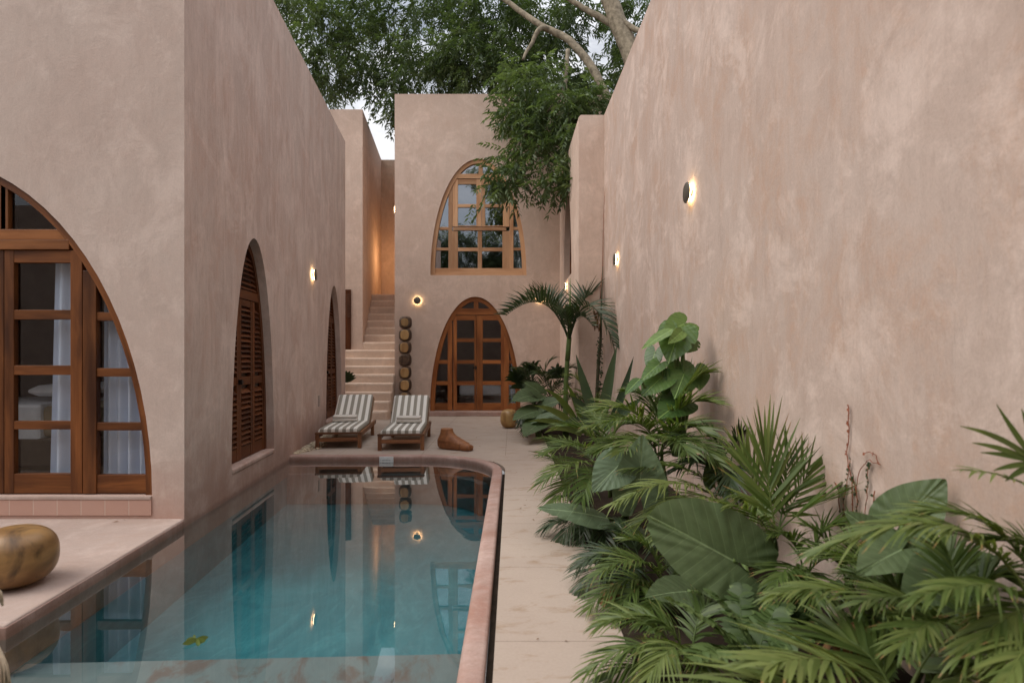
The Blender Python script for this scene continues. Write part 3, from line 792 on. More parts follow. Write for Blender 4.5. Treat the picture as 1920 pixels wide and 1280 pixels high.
wall_panel(mb, FW2, 0, Lw, -.1, RH - .05, [(nc, .80, 3.3, 1.9)], .22)
mb.add([FW2.p(0, RH - .05), FW2.p(Lw, RH - .05), V((2.6, 15.2, RH - .004)), V((2.6, 11.3, RH - .004))], [(0, 1, 2, 3)])
mb.build('wall', 'wall_end', sw)
mb = MB(); arch_ring(mb, FW2, nc, .80, 3.3, 1.9, .09, .14, .2); nw = mb.build('arched_window', 'wood_dark', sw)
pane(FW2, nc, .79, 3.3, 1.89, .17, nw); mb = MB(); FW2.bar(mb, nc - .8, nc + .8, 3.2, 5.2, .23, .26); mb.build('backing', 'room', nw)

# building behind the photographer, seen in the reflections only
rear = thing('stucco_house', 'pink stucco house behind the camera, mirrored in the far upper window', 'house', (-3, -7, 0))
mb = MB(); mb.box(-26, 2.4, -12, -7, -.05, 6.2); mb.build('wall', 'wall_end', rear)

# ------------------------------------------------------------------ wall lamps
def wall_lamp(p, nrm, label, r=.10, first=[]):
    nrm = V(nrm).normalized(); p = V(p)
    o = thing('wall_lamp', label, 'lamp', p, 0, 'round disc wall lamps')
    mb = MB(); mb.lathe(p, [(.001, .046), (r - .006, .046), (r, .050), (r, .058), (r - .005, .063), (.001, .063)], 32, nrm); mb.build('disc', 'lamp_disc', o)
    mb = MB(); mb.lathe(p, [(.034, .036), (r * .86, .036), (r * .90, .045), (.034, .045)], 32, nrm); mb.build('light_ring', 'lamp_glow', o)
    mb = MB(); mb.lathe(p, [(.032, 0), (.032, .0455)], 16, nrm); mb.build('mount', 'lamp_disc', o)
    return o
NR = FR.n
def on_right(Y): return FR.p(Y, 0)
def onr(Y, z): q = FR.p(Y, z); return q
wall_lamp(onr(5.99, 3.18), NR, 'largest lit disc lamp, nearest on the right plaster wall', .105)
wall_lamp(onr(9.95, 3.16), NR, 'lit disc lamp at the far end of the right plaster wall', .105)
wall_lamp(FW2.p(2.1, 3.13), FW2.n, 'small lit disc lamp on the far wing just above the palm', .085)
q = FS.p((10.36 - 5.46) * k, 2.96); wall_lamp(q, FS.n, 'lit disc lamp on the left wall between the two louver doors', .105)
wall_lamp(V((up(783), EY, 2.97)), (0, -1, 0), 'lit disc lamp facing us above the stack of wooden blocks', .095)
wall_lamp(V((up(1013), EY, 3.02)), (0, -1, 0), 'lit disc lamp half hidden behind the palm frond right of the far door', .095)
wall_lamp(V((ex0 + SL * .45, EY + .45, 5.44)), (-1, SL, 0), 'lamp glowing high in the stairwell at the edge of the end house', .10)
wall_lamp(V((-3.78, 20.2, 5.0)), (0, -1, 0), 'lamp around the corner in the stairwell, known only by its glow', .10)
pl_ = bpy.data.lights.new('stairwell_fill_light', 'POINT'); pl_.energy = 26; pl_.color = (1, .62, .30); pl_.shadow_soft_size = .12  # added point light without a fixture, strengthens the warm stairwell glow
po_ = bpy.data.objects.new('stairwell_fill_light', pl_); COL.objects.link(po_); po_.location = (-3.62, 18.9, 4.7)

# socket on the left wall
mb = MB(); F = FS; uu = (10.84 - 5.46) * k
F.bar(mb, uu - .06, uu + .06, .60, .80, -.012, .0); so = tag(recenter(mb.build('power_socket', 'socket', bevel=.004)), 'small grey double power socket low on the left wall', 'socket')

# ------------------------------------------------------------------ loungers and towels
def lounger(loc, rz, label, back=.66):
    o = thing('sun_lounger', label, 'sun lounger', loc, rz, 'striped sun loungers by the pool')
    W = .34
    def part(name, boxes, mat='wood_lounger', bev=.006, obs=()):
        mb = MB()
        for bx_ in boxes: mb.box(*bx_)
        for ob in obs: mb.obox(*ob)
        return mb.build(name, mat, o, True, bev)
    for sx in (-1, 1):
        for (ya, yb) in ((0.0, .06), (1.62, 1.68)):
            part('leg', [(sx * W - .03, sx * W + .03, ya, yb, 0, .235)])
        x0, x1 = (W - .018, W + .022) if sx > 0 else (-W - .022, -W + .018)
        part('side_rail', [(x0, x1, .02, 2.02, .185, .262)])
    part('front_rail', [(-W - .035, W + .035, -.012, .07, .238, .270)])
    part('stretcher', [(-W + .02, W - .02, .005, .05, .115, .18)])
    part('stretcher', [(-W + .02, W - .02, 1.63, 1.67, .13, .18)])
    part('slats', [(-W + .02, W - .02, .10 + i * .095, .16 + i * .095, .238, .258) for i in range(12)])
    hy, hz = 1.27, .272; bl = .76; a = back
    ty, tz = math.cos(a), math.sin(a)
    bs = []
    for sx in (-1, 1): bs.append(((sx * (W - .02), hy + ty * bl / 2 + .02, hz + tz * bl / 2 - .03), (.02, 0, 0), (0, ty * bl / 2, tz * bl / 2), (0, -tz * .022, ty * .022)))
    for i in range(9):
        q = .05 + i * .085
        bs.append(((0, hy + ty * q + .02, hz + tz * q - .03), (W - .04, 0, 0), (0, ty * .028, tz * .028), (0, -tz * .009, ty * .009)))
    bf = part('backrest_frame', [], obs=bs)
    # cord lashing along the side of the backrest
    mb = MB()
    for sx in (-1, 1):
        for i in range(13):
            q = .06 + i * .054
            c = V((sx * (W - .018), hy + ty * q + .02, hz + tz * q - .03)); ring = []
            for j in range(9):
                th = j / 8 * 2 * math.pi
                ring.append(c + V((.026 * math.cos(th), -tz * .028 * math.sin(th) + ty * .006 * math.cos(th), ty * .028 * math.sin(th))))
            mb.tube(ring, .007, 5, cap=False)
    mb.build('cord_lashing', 'bed_tan', bf, True)
    for sx in (-1, 1):
        part('backrest_prop', [], obs=[((sx * .2, hy + ty * .45 + .10, .36), (.015, 0, 0), (0, .10, -.13), (0, .012, .01))])
    # cushion: one padded L-shaped piece
    th = .068; path = []
    cw = W - .012
    L1, L2 = 1.225, .76
    ks = [i / 14 for i in range(15)]
    cl = [(0.015 + L1 * t_, .272) for t_ in ks]
    for t_ in [i / 10 for i in range(1, 11)]: cl.append((0.015 + L1 + .02 + ty * L2 * t_, .272 + tz * L2 * t_))
    nn = len(cl); prof = []
    for jj in range(17):                      # cross-section of the pad: bottom and rounded top
        t_ = jj / 16; x = -cw + 2 * cw * t_
        e = min(t_, 1 - t_) * 16
        hgt = th * (1 - .45 * max(0, 1 - e) ** 2) + .004 * math.sin(t_ * 34)
        prof.append((x, hgt, t_))
    vs = []; uv = []
    for i, (y, z) in enumerate(cl):
        y0, z0 = cl[max(0, i - 1)]; y1, z1 = cl[min(nn - 1, i + 1)]
        tx = V((0, y1 - y0, z1 - z0)).normalized(); nv = V((0, -tx.z, tx.y))
        e = min(i, nn - 1 - i); sc_ = 1 if e > 0 else .72
        for (x, h_, t_) in prof: vs.append(V((x, y, z)) + nv * h_ * sc_); uv.append((t_, i / nn))
        vs.append(V((cw, y, z))); uv.append((1, i / nn)); vs.append(V((-cw, y, z))); uv.append((0, i / nn))
    m_ = 19
    fs = [(i * m_ + j, i * m_ + (j + 1) % m_, (i + 1) * m_ + (j + 1) % m_, (i + 1) * m_ + j) for i in range(nn - 1) for j in range(m_)]
    fs += [tuple(range(m_))[::-1], tuple((nn - 1) * m_ + j for j in range(m_))]
    mb = MB(); mb.add(vs, fs, uv, True); cu = mb.build('cushion', 'stripe', o, True)
    e_ = cu.modifiers.new('Edge', 'EDGE_SPLIT'); e_.split_angle = math.radians(55)
    return o
l1 = lounger((-2.86, 9.66, 0), .105, 'striped sun lounger on the left, closest to the pebbled wall foot')
l2 = lounger((-1.79, 9.45, 0), .075, 'striped sun lounger on the right, next to the carved foot')
def towel(lo, x, y, rz, label):
    Mx = ROOT[lo]; p = Mx @ V((x, y, .346))
    o = thing('towel', label, 'towel', p, lo.rotation_euler.z + rz, 'folded towels on the loungers')
    for i, (w_, dd2, z) in enumerate(((.215, .14, 0), (.205, .132, .056))):
        vs = []; uv = []; n = 14
        for xx in (-w_, -w_ * .97, w_ * .97, w_):
            for kk in range(n):
                th = 2 * math.pi * kk / n; cc = abs(math.cos(th)) ** .6 * (1 if math.cos(th) > 0 else -1); ss = abs(math.sin(th)) ** .55 * (1 if math.sin(th) > 0 else -1)
                e = .9 if abs(xx) == w_ else 1
                vs.append((xx, dd2 * cc * e, z + .0285 + .028 * ss * e)); uv.append((xx, kk / n * .55 + .1))
        fs = [(a_ * n + b_, (a_ + 1) * n + b_, (a_ + 1) * n + (b_ + 1) % n, a_ * n + (b_ + 1) % n) for a_ in range(3) for b_ in range(n)] + [tuple(range(n)), tuple(3 * n + q for q in range(n))[::-1]]
        mb = MB(); mb.add(vs, fs, uv, True); mb.build('folded_layer', 'towel', o, True)
towel(l1, -.06, 1.02, .06, 'folded striped towel on the left lounger')
towel(l2, .03, 1.04, -.05, 'folded striped towel on the right lounger')

# ------------------------------------------------------------------ stools, stacked blocks and the carved foot
def superprof(r, h, e=2.6, n=18, flat_=.55):
    out = []
    for i in range(n + 1):
        t_ = -math.pi / 2 + math.pi * i / n
        c_, s_ = math.cos(t_), math.sin(t_)
        out.append((max(.002, r * abs(c_) ** (2 / e)), h / 2 + h / 2 * (abs(s_) ** (2 / e)) * (1 if s_ > 0 else -1)))
    return out
mb = MB(); p = at(35, 1113, 3.80); p.z = 0
pr = superprof(.238, .385, 2.5, 22)
mb.lathe((p.x - .085, p.y + .07, 0), pr, 48)
tag(recenter(mb.build('wooden_stool', 'stool_near')), 'rounded polished wooden stool with swirling grain on the near left terrace', 'stool', 'rounded wooden stools')
mb = MB(); p = at(954.5, 803, 12.42); mb.lathe((p.x, p.y + .1, 0), superprof(.187, .40, 2.8, 20), 40)
tag(recenter(mb.build('wooden_stool', 'stool_far')), 'golden round wooden stool on the far paving beside the plants', 'stool', 'rounded wooden stools')

ords = ['lowest carved wooden block of the stack by the end wall', 'second block from the floor in the carved wooden stack', 'third block from the floor in the carved wooden stack',
        'fourth block from the floor in the carved wooden stack', 'dark block with no pale cut face in the wooden stack', 'wooden block with a split face just above the dark one', 'second block from the top of the wooden stack', 'topmost block of the carved wooden stack']
bh = .319; ranz = [0, 0, .1, .15, 0, -.05, .05, .35]
BX, BYY = up(763), EY - .22
for i in range(8):
    z0 = .0 + i * bh
    o = thing('wooden_block', ords[i], 'carved block', (BX + ru(-.015, .015), BYY, z0), ranz[i] * .5, 'stacked wooden blocks')
    vs = []; n = 32; m = 16
    for a_ in range(m + 1):
        ph = -math.pi / 2 + math.pi * a_ / m; cp, sp_ = math.cos(ph), math.sin(ph)
        rr = abs(cp) ** .62; zz = bh / 2 + (bh / 2 - .002) * abs(sp_) ** .66 * (1 if sp_ > 0 else -1)
        for b_ in range(n):
            th = 2 * math.pi * b_ / n; cc = abs(math.cos(th)) ** .8 * (1 if math.cos(th) > 0 else -1); ss = abs(math.sin(th)) ** .8 * (1 if math.sin(th) > 0 else -1)
            y = .15 * rr * ss; 
            vs.append((.162 * rr * cc, max(y, -.115), zz))
    mb = MB(); mb.add(vs, [(a_ * n + b_, a_ * n + (b_ + 1) % n, (a_ + 1) * n + (b_ + 1) % n, (a_ + 1) * n + b_) for a_ in range(m) for b_ in range(n)], None, True)
    bo = mb.build('body', 'block_dark', o, True)
    if i != 4:
        mb = MB(); fx, fz = (.104, .126) if i != 7 else (.09, .10); off = 0 if i != 7 else -.02
        vs = []; uv = []; nf = 28; o1 = rnd() * 20
        for r_ in (1.0, .9):
            for b_ in range(nf):
                th = 2 * math.pi * b_ / nf; cc = abs(math.cos(th)) ** .75 * (1 if math.cos(th) > 0 else -1); ss = abs(math.sin(th)) ** .75 * (1 if math.sin(th) > 0 else -1)
                vs.append((off + fx * r_ * cc, -.1155 - (.008 if r_ < 1 else 0), bh / 2 + fz * r_ * ss)); uv.append((vs[-1][0] + o1, vs[-1][2]))
        mb.add(vs, [(b_, (b_ + 1) % nf, nf + (b_ + 1) % nf, nf + b_) for b_ in range(nf)] + [tuple(nf + b_ for b_ in range(nf))], uv)
        mb.build('cut_face', 'block_face', o, True)

# carved foot
def foot():
    mb = MB()
    # (z, back, front, half width) slices: heel at x=0, toes towards +x
    sl = [(0, .03, .50, .080), (.012, .0, .53, .104), (.04, -.020, .555, .118), (.075, -.030, .555, .122), (.11, -.030, .535, .122), (.14, -.024, .475, .118),
          (.17, -.012, .41, .110), (.20, .004, .345, .102), (.23, .020, .295, .095), (.26, .032, .262, .09), (.29, .040, .244, .087), (.33, .044, .236, .086), (.338, .052, .228, .078)]
    vs = []; n = 30
    for (z, b0, f0, w_) in sl:
        for kk in range(n):
            th = 2 * math.pi * kk / n; c_ = math.cos(th); s_ = math.sin(th)
            x = (b0 + f0) / 2 + (f0 - b0) / 2 * abs(c_) ** .8 * (1 if c_ > 0 else -1)
            t_ = (x - b0) / (f0 - b0)
            ww = w_ * (.72 + .45 * t_ if z < .14 else 1)
            vs.append((x, ww * abs(s_) ** .8 * (1 if s_ > 0 else -1), z))
    m = len(sl)
    mb.add(vs, [(i * n + k_, i * n + (k_ + 1) % n, (i + 1) * n + (k_ + 1) % n, (i + 1) * n + k_) for i in range(m - 1) for k_ in range(n)] + [tuple(range(n))[::-1], tuple((m - 1) * n + k_ for k_ in range(n))], None, True)
    for j, (ty_, ln, r) in enumerate(((-.085, .625, .056), (-.030, .63, .046), (.016, .615, .043), (.058, .595, .040), (.095, .57, .037))):
        mb.lathe((.50, ty_, r), [(.004, -.06), (r * .9, -.045), (r * 1.05, 0), (r * 1.08, ln - .50 - r), (r * .9, ln - .50 - r * .35), (r * .45, ln - .50 - .006), (.003, ln - .50)], 14, (1, 0, 0))
    o = mb.build('carved_foot', 'foot')
    r_ = o.modifiers.new('Remesh', 'REMESH'); r_.mode = 'VOXEL'; r_.voxel_size = .009; r_.use_smooth_shade = True
    s_ = o.modifiers.new('Smooth', 'SMOOTH'); s_.iterations = 3; s_.factor = .5
    o.rotation_euler = (0, 0, -.40); o.location = (-1.20, 9.70, 0)
    return tag(o, 'carved brown wooden sculpture of a human foot lying by the pool', 'sculpture')
foot()

# cotton fringe at the left edge of the picture
fr = MB()
fp = [(-2.10, 2.05, 1.35), (-2.07, 2.12, 1.0), (-2.04, 2.2, .68), (-2.02, 2.22, .42), (-2.0, 2.25, .3)]
fr.tube([V(p_) for p_ in fp], [.01, .012, .014, .014, .016], 7)
for (cx_, cy_, cz_, L_, n_) in ((-2.06, 2.16, 1.0, .13, 26), (-1.965, 2.2, .66, .10, 26), (-2.02, 2.22, .50, .16, 30), (-1.982, 2.25, .42, .22, 70)):
    for i in range(n_):
        a_ = rnd() * 6.28; r_ = ru(.01, .035); p0 = V((cx_, cy_, cz_)); p1 = p0 + V((r_ * math.cos(a_), r_ * math.sin(a_), -L_ * .5)); p2 = p0 + V((r_ * 1.2 * math.cos(a_) + ru(-.01, .01), r_ * 1.2 * math.sin(a_), -L_ * ru(.8, 1.1)))
        fr.tube([p0, p1, p2], [.005, .006, .004], 4)
tag(recenter(fr.build('cotton_fringe', 'fringe')), 'cream cotton fringe hanging at the very left edge of the photo', 'fringe')

# ------------------------------------------------------------------ plants
def bez(p0, p1, p2, t): return p0 * ((1 - t) ** 2) + p1 * (2 * t * (1 - t)) + p2 * (t * t)
def beztan(p0, p1, p2, t): return ((p1 - p0) * (2 * (1 - t)) + (p2 - p1) * (2 * t)).normalized()

def frond_mesh(p0, p1, p2, n=26, L=.3, w=.018, dens=1.25, thin=.66, t0=.25, droop=.25, lift=.15, tone=.5, fwd=(35, 62), rach=.006, base=.55, tip=.35, jit=.1, upv=None, seg=4):
    p0, p1, p2 = V(p0), V(p1), V(p2); mb = MB(); n = int(n * dens); w *= thin
    if dens > 1.2: droop *= .62; L *= 1.14; jit = .17; fwd = (fwd[0] + 4, fwd[1] + 8)
    mb.tube([bez(p0, p1, p2, i / 10) for i in range(11)], [rach * (1 - .8 * i / 10) for i in range(11)], 6, min(1, tone + .12))
    for i in range(n):
        t = t0 + (1 - t0) * (i + .3) / n
        pos = bez(p0, p1, p2, t); tan = beztan(p0, p1, p2, t)
        u0 = V(upv) if upv else V((0, 0, 1))
        if abs(tan.dot(u0)) > .97: u0 = V((0, -1, .2)).normalized()
        side = tan.cross(u0).normalized(); up_ = side.cross(tan).normalized()
        s = i / n
        prof = (base + (1 - base) * min(1, s / .35)) if s < .35 else (1 - (1 - tip) * ((s - .35) / .65) ** 1.4)
        ang = math.radians(fwd[0] + (fwd[1] - fwd[0]) * s)
        for sg in (-1, 1):
            a_ = ang + ru(-jit, jit); l = L * prof * ru(.78, 1.12)
            dirv = (side * (sg * math.cos(a_)) + tan * math.sin(a_) + up_ * (lift + ru(-jit, jit) * .6)).normalized()
            wv = (tan - dirv * tan.dot(dirv)).normalized() * .8 + up_ * ru(-.5, .5); wv.normalize()
            vs = []; tn = min(1, max(0, tone + ru(-.24, .22)))
            ws = [.45, 1.0, .9, .55, .06] if seg == 4 else [.5, 1.0, .75, .06]
            dl = droop * ru(.6, 1.4)
            for q in range(seg + 1):
                s_ = q / seg
                c_ = pos + dirv * (l * s_ * (1 - .12 * dl * s_)) + V((0, 0, -1)) * (dl * l * s_ * s_)
                hw = w * .5 * ws[q]
                vs += [c_ - wv * hw, c_ + wv * hw]
            tl = [min(.9, max(0, tn + .10 * (k_ // 2 - 1) / seg)) for k_ in range(len(vs))]
            if rnd() < .2: tl[-1] = tl[-2] = 1.6
            mb.add(vs, [(2 * q, 2 * q + 1, 2 * q + 3, 2 * q + 2) for q in range(seg)], [(0, 0)] * len(vs), True, tl)
    return mb

def palm(loc, label, fronds, mat='palm', name='areca_palm', stems=True, cat='palm', group=None, **kw):
    o = thing(name, label, cat, loc, 0, group)
    base = V(loc)
    for fr_ in fronds:
        d_ = dict(kw); 
        if len(fr_) > 3: d_.update(fr_[3])
        if 'tone' not in d_: d_['tone'] = ru(.3, .7)
        mm = d_.pop('mat', mat)
        frond_mesh(fr_[0], fr_[1], fr_[2], **d_).build('frond', mm, o)
        if stems:
            s_ = MB(); b_ = base + V((ru(-.06, .06), ru(-.06, .06), 0)); f0 = V(fr_[0])
            s_.tube([b_, (b_ + f0) / 2 + V((0, 0, .05)), f0], [.016, .012, .008], 7, .6); s_.build('stalk', 'stem', o)
    return o

OUT_EAR = [(0, 1), (.045, .965), (.13, .86), (.25, .68), (.36, .47), (.43, .25), (.455, .04), (.435, -.16), (.37, -.32), (.26, -.42), (.15, -.42), (.075, -.30), (.03, -.14), (.004, -.02)]
OUT_BIG = [(0, 1), (.08, .985), (.19, .91), (.29, .77), (.375, .58), (.425, .36), (.44, .14), (.425, -.08), (.385, -.28), (.30, -.45), (.20, -.52), (.10, -.46), (.045, -.28), (.015, -.10), (.003, -.015)]
OUT_HEART = [(0, 1), (.05, .93), (.16, .80), (.30, .60), (.42, .36), (.48, .12), (.47, -.10), (.40, -.25), (.28, -.32), (.15, -.28), (.06, -.17), (.004, -.03)]
OUT_LONG = [(0, 1), (.04, .93), (.10, .78), (.16, .55), (.19, .32), (.17, .12), (.10, .02), (.02, 0), (.004, -.005)]
def smooth_out(pts, n):
    out = []
    P = [V((p[0], p[1])) for p in pts]
    for i in range(len(P) - 1):
        a_, b_, c_, d_ = P[max(0, i - 1)], P[i], P[i + 1], P[min(len(P) - 1, i + 2)]
        for q in range(n):
            t = q / n
            out.append(.5 * ((2 * b_) + (c_ - a_) * t + (2 * a_ - 5 * b_ + 4 * c_ - d_) * t * t + (3 * b_ - a_ - 3 * c_ + d_) * t ** 3))
    out.append(P[-1]); return out
def leaf_mesh(J, T, N, width=1.0, outline=OUT_EAR, wave=.012, cup=.12, droop=.1, ripple=.0, tone=.5, cuts=None, roll=0, wn=22, nq=4):
    J, T = V(J), V(T); y = (T - J); L = y.length; y.normalize(); N = V(N); N = (N - y * N.dot(y)).normalized(); x = y.cross(N)
    half = smooth_out(outline, nq); full = [(p.x * width, p.y) for p in half] + [(-p.x * width, p.y) for p in reversed(half)]
    m = len(full); R_ = 8; vs = [J.copy()]; uv = [(0, 0)]; tn = [tone]; ph = rnd() * 6
    for r in range(1, R_ + 1):
        for i, (a_, b_) in enumerate(full):
            f = r / R_
            if cuts:
                ang = math.atan2(abs(a_), b_)
                for (c0_, wd, dep) in cuts:
                    q = abs(ang - c0_) / wd
                    if q < 1: f *= 1 - dep * (1 - q ** 3)
            px_, py_ = a_ * f, b_ * f
            e = f ** 3
            z = wave * e * (math.sin(i / m * wn * 2 * math.pi + ph + 2.2 * math.sin(i / m * 17 + ph)) * (.65 + .5 * math.sin(i / m * 31 + 2 * ph)) + .6 * math.sin(i / m * 23 + ph)) + cup * abs(px_) * (1 - .6 * abs(px_)) - droop * max(0, py_) ** 2 - droop * .6 * max(0, -py_) ** 2
            z += ripple * math.sin((py_ - .75 * abs(px_)) * 6.5 * 2 * math.pi) * f
            if roll:
                th = px_ * roll; rr = 1 / roll if roll else 0
                px2 = math.sin(th) / roll; z += (1 - math.cos(th)) / roll
                px_ = px2
            vs.append(J + x * (px_ * L) + y * (py_ * L) + N * (z * L)); uv.append((a_ * f, b_ * f)); tn.append(tone + ru(-.05, .05))
    fs = [(0, 1 + i, 1 + (i + 1) % m) for i in range(m - 1)]
    for r in range(R_ - 1):
        fs += [(1 + r * m + i, 1 + (r + 1) * m + i, 1 + (r + 1) * m + i + 1, 1 + r * m + i + 1) for i in range(m - 1)]
    mb = MB(); mb.add(vs, fs, uv, True, tn); return mb

def leafy(loc, name, label, cat, leaves, mat, group=None, stem='stem', rad=.011):
    o = thing(name, label, cat, loc, 0, group); b0 = V(loc)
    for lf in leaves:
        kw = dict(lf[3]) if len(lf) > 3 else {}
        mm = kw.pop('mat', mat); nos = kw.pop('nostem', False)
        leaf_mesh(lf[0], lf[1], lf[2], **kw).build('leaf', mm, o)
        if not nos:
            J = V(lf[0]); s_ = MB(); b_ = b0 + V((ru(-.05, .05), ru(-.05, .05), 0)); mid_ = b_ * .45 + J * .55 + V((0, 0, .12 * (J.z - b0.z)))
            s_.tube([bez(b_, mid_, J, i / 8) for i in range(9)], [rad * (1.6 - .7 * i / 8) for i in range(9)], 7, .5); s_.build('stalk', stem, o)
    return o

def blade_mesh(p0, p1, p2, w=.06, tone=.5, fold=.35, n=12):
    p0, p1, p2 = V(p0), V(p1), V(p2); mb = MB(); vs = []
    for i in range(n + 1):
        t = i / n; c_ = bez(p0, p1, p2, t); tan = beztan(p0, p1, p2, t)
        side = tan.cross(V((0, -1, .25))).normalized(); up_ = side.cross(tan)
        hw = w * .5 * (.55 + .45 * math.sin(min(1, t / .45) * math.pi / 2)) * (1 - max(0, (t - .45) / .55) ** 1.6) + .001
        vs += [c_ - side * hw + up_ * hw * fold, c_, c_ + side * hw + up_ * hw * fold]
    mb.add(vs, [q for i in range(n) for q in ((3 * i, 3 * i + 1, 3 * i + 4, 3 * i + 3), (3 * i + 1, 3 * i + 2, 3 * i + 5, 3 * i + 4))], [(0, 0)] * len(vs), True, tone)
    return mb

# --- slender palm with a smooth trunk
PY = 11.0
o = thing('slender_palm', 'slender young palm with a smooth green trunk and arching fronds by the far wing', 'palm', at(1061, 820, PY))
mb = MB(); mb.tube([at(1061, 820, PY), at(1060, 770, PY), at(1061, 720, PY), at(1064, 672, PY), at(1068, 632, PY)], [.06, .048, .042, .044, .04], 12, .6); mb.build('trunk', 'stem', o)
mb = MB(); mb.tube([at(1064, 676, PY), at(1066, 650, PY), at(1068, 610, PY), at(1069, 560, PY), at(1069, 522, PY)], [.05, .048, .034, .016, .005], 10, .45); mb.build('crown_shaft', 'stem', o)
hub = at(1067, 640, PY)
kw = dict(n=30, L=.46, w=.05, t0=.16, droop=.18, lift=.85, rach=.018, base=.8, tip=.5, fwd=(25, 55), mat='palm_dark')
for (a_, b_, ta, tb, tone, ex) in (((1028, 522), (948, 592), PY, PY - .6, .42, {}), ((1100, 500), (1152, 650), PY - .6, PY - 1.2, .45, dict(L=.5, droop=.5, lift=.5)),
                                   ((1090, 520), (1135, 560), PY, PY + .6, .3, {}), ((1040, 540), (1000, 556), PY, PY + .8, .3, {}),
                                   ((1078, 560), (1112, 612), PY - .3, PY - .8, .5, dict(L=.25, n=16)), ((1064, 560), (1050, 590), PY - .4, PY - .9, .5, dict(L=.3, n=18))):
    d_ = dict(kw); d_.update(ex); mm = d_.pop('mat')
    frond_mesh(hub, at(a_[0], a_[1], ta), at(b_[0], b_[1], tb), tone=tone, **d_).build('frond', mm, o)

# --- trunk wrapped in creeper beside it
CYY = 10.4
o = thing('creeper_stem', 'thin dark stem wrapped in small creeper leaves right of the slender palm', 'climber', at(1120, 826, CYY))
mb = MB(); mb.tube([at(1120, 826, CYY), at(1119, 740, CYY), at(1122, 680, CYY), at(1126, 640, CYY), at(1128, 560, CYY), at(1130, 500, CYY + .3)], [.035, .03, .028, .025, .014, .006], 8, .5); mb.build('stem', 'stem_dark', o)
mb = MB()
for i in range(230):
    t = rnd(); y = 830 - 200 * t; c_ = at(1121 + 4 * t + ru(-5, 5), y, CYY + ru(-.06, .04)); a_ = rnd() * 6.28; r_ = ru(.025, .05)
    dv = V((math.cos(a_), -.4, math.sin(a_))).normalized(); sd = dv.cross(V((0, -1, 0))).normalized()
    mb.add([c_, c_ + dv * r_ * .5 + sd * r_ * .4, c_ + dv * r_, c_ + dv * r_ * .5 - sd * r_ * .4], [(0, 1, 2, 3)], None, False, rnd() * .6)
mb.build('foliage', 'palm_dark', o)
mb = MB()
for i in range(40):
    c_ = at(1119 + ru(-6, 6), ru(582, 615), CYY - .05); mb.tube([c_, c_ + V((ru(-.02, .02), 0, -ru(.05, .14)))], [.012, .002], 4, rnd())
mb.build('flower_cluster', 'dead', o)

# --- agave like blades
AY = 8.5
o = thing('spiky_agave', 'clump of broad upright pointed blades between creeper stem and monstera', 'agave', at(1128, 830, AY))
for (b_, c_, t_, w_, tn) in (((1122, 800), (1098, 740), (1080, 664), .14, .55), ((1128, 800), (1135, 730), (1157, 648), .15, .75), 
                             ((1140, 805), (1165, 750), (1188, 668), .11, .2), ((1118, 800), (1090, 760), (1070, 742), .15, .35),
                             ((1132, 805), (1170, 770), (1205, 745), .14, .45), ((1120, 805), (1085, 785), (1058, 790), .15, .3)):
    blade_mesh(at(*b_, AY), at(*c_, AY - .1), at(*t_, AY - .25), w_, tn).build('blade', 'blade', o)

# --- far shrubs beside the golden stool
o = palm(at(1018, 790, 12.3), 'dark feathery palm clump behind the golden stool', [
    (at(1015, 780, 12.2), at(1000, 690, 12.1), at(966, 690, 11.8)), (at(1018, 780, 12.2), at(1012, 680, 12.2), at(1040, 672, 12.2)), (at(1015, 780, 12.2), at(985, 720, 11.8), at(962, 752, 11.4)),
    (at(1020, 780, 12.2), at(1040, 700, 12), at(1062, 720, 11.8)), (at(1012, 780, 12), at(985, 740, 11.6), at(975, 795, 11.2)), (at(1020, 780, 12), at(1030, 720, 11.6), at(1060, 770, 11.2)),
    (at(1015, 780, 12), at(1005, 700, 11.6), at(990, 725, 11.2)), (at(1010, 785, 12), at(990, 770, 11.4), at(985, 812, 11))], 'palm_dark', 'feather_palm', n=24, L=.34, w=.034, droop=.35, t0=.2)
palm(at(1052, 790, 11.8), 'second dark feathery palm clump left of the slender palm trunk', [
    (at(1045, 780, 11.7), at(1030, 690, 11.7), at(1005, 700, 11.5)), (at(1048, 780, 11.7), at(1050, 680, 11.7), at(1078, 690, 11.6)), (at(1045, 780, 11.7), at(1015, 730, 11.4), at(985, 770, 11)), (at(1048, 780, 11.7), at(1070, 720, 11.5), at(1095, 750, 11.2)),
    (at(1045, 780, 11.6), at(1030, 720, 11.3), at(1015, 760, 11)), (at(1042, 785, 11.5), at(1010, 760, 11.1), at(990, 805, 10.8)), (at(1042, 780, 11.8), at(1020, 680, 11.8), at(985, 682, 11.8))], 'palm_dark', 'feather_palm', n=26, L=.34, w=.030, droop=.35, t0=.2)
o = thing('dragon_tree', 'dark spiky rosette plant standing above the far shrubs against the door', 'shrub', at(1000, 800, 12.7))
mb = MB(); mb.tube([at(1000, 800, 12.7), at(1003, 740, 12.7), at(998, 700, 12.7)], [.04, .03, .02], 8, .3); mb.build('stem', 'stem_dark', o)
for cx_, cy_ in ((996, 694), (970, 706), (1046, 700), (982, 720)):
    for i in range(13):
        a_ = -math.pi * .05 + math.pi * 1.1 * i / 12 + ru(-.1, .1); r_ = ru(20, 34)
        b_ = at(cx_, cy_ + 8, 12.5)
        blade_mesh(b_, at(cx_ + math.cos(a_) * r_ * .6, cy_ - math.sin(a_) * r_ * .75, 12.45), at(cx_ + math.cos(a_) * r_, cy_ - math.sin(a_) * r_ * .8 + 5, 12.4 - ru(0, .3)), .07, ru(.1, .4), .3, 6).build('blade', 'palm_dark', o)
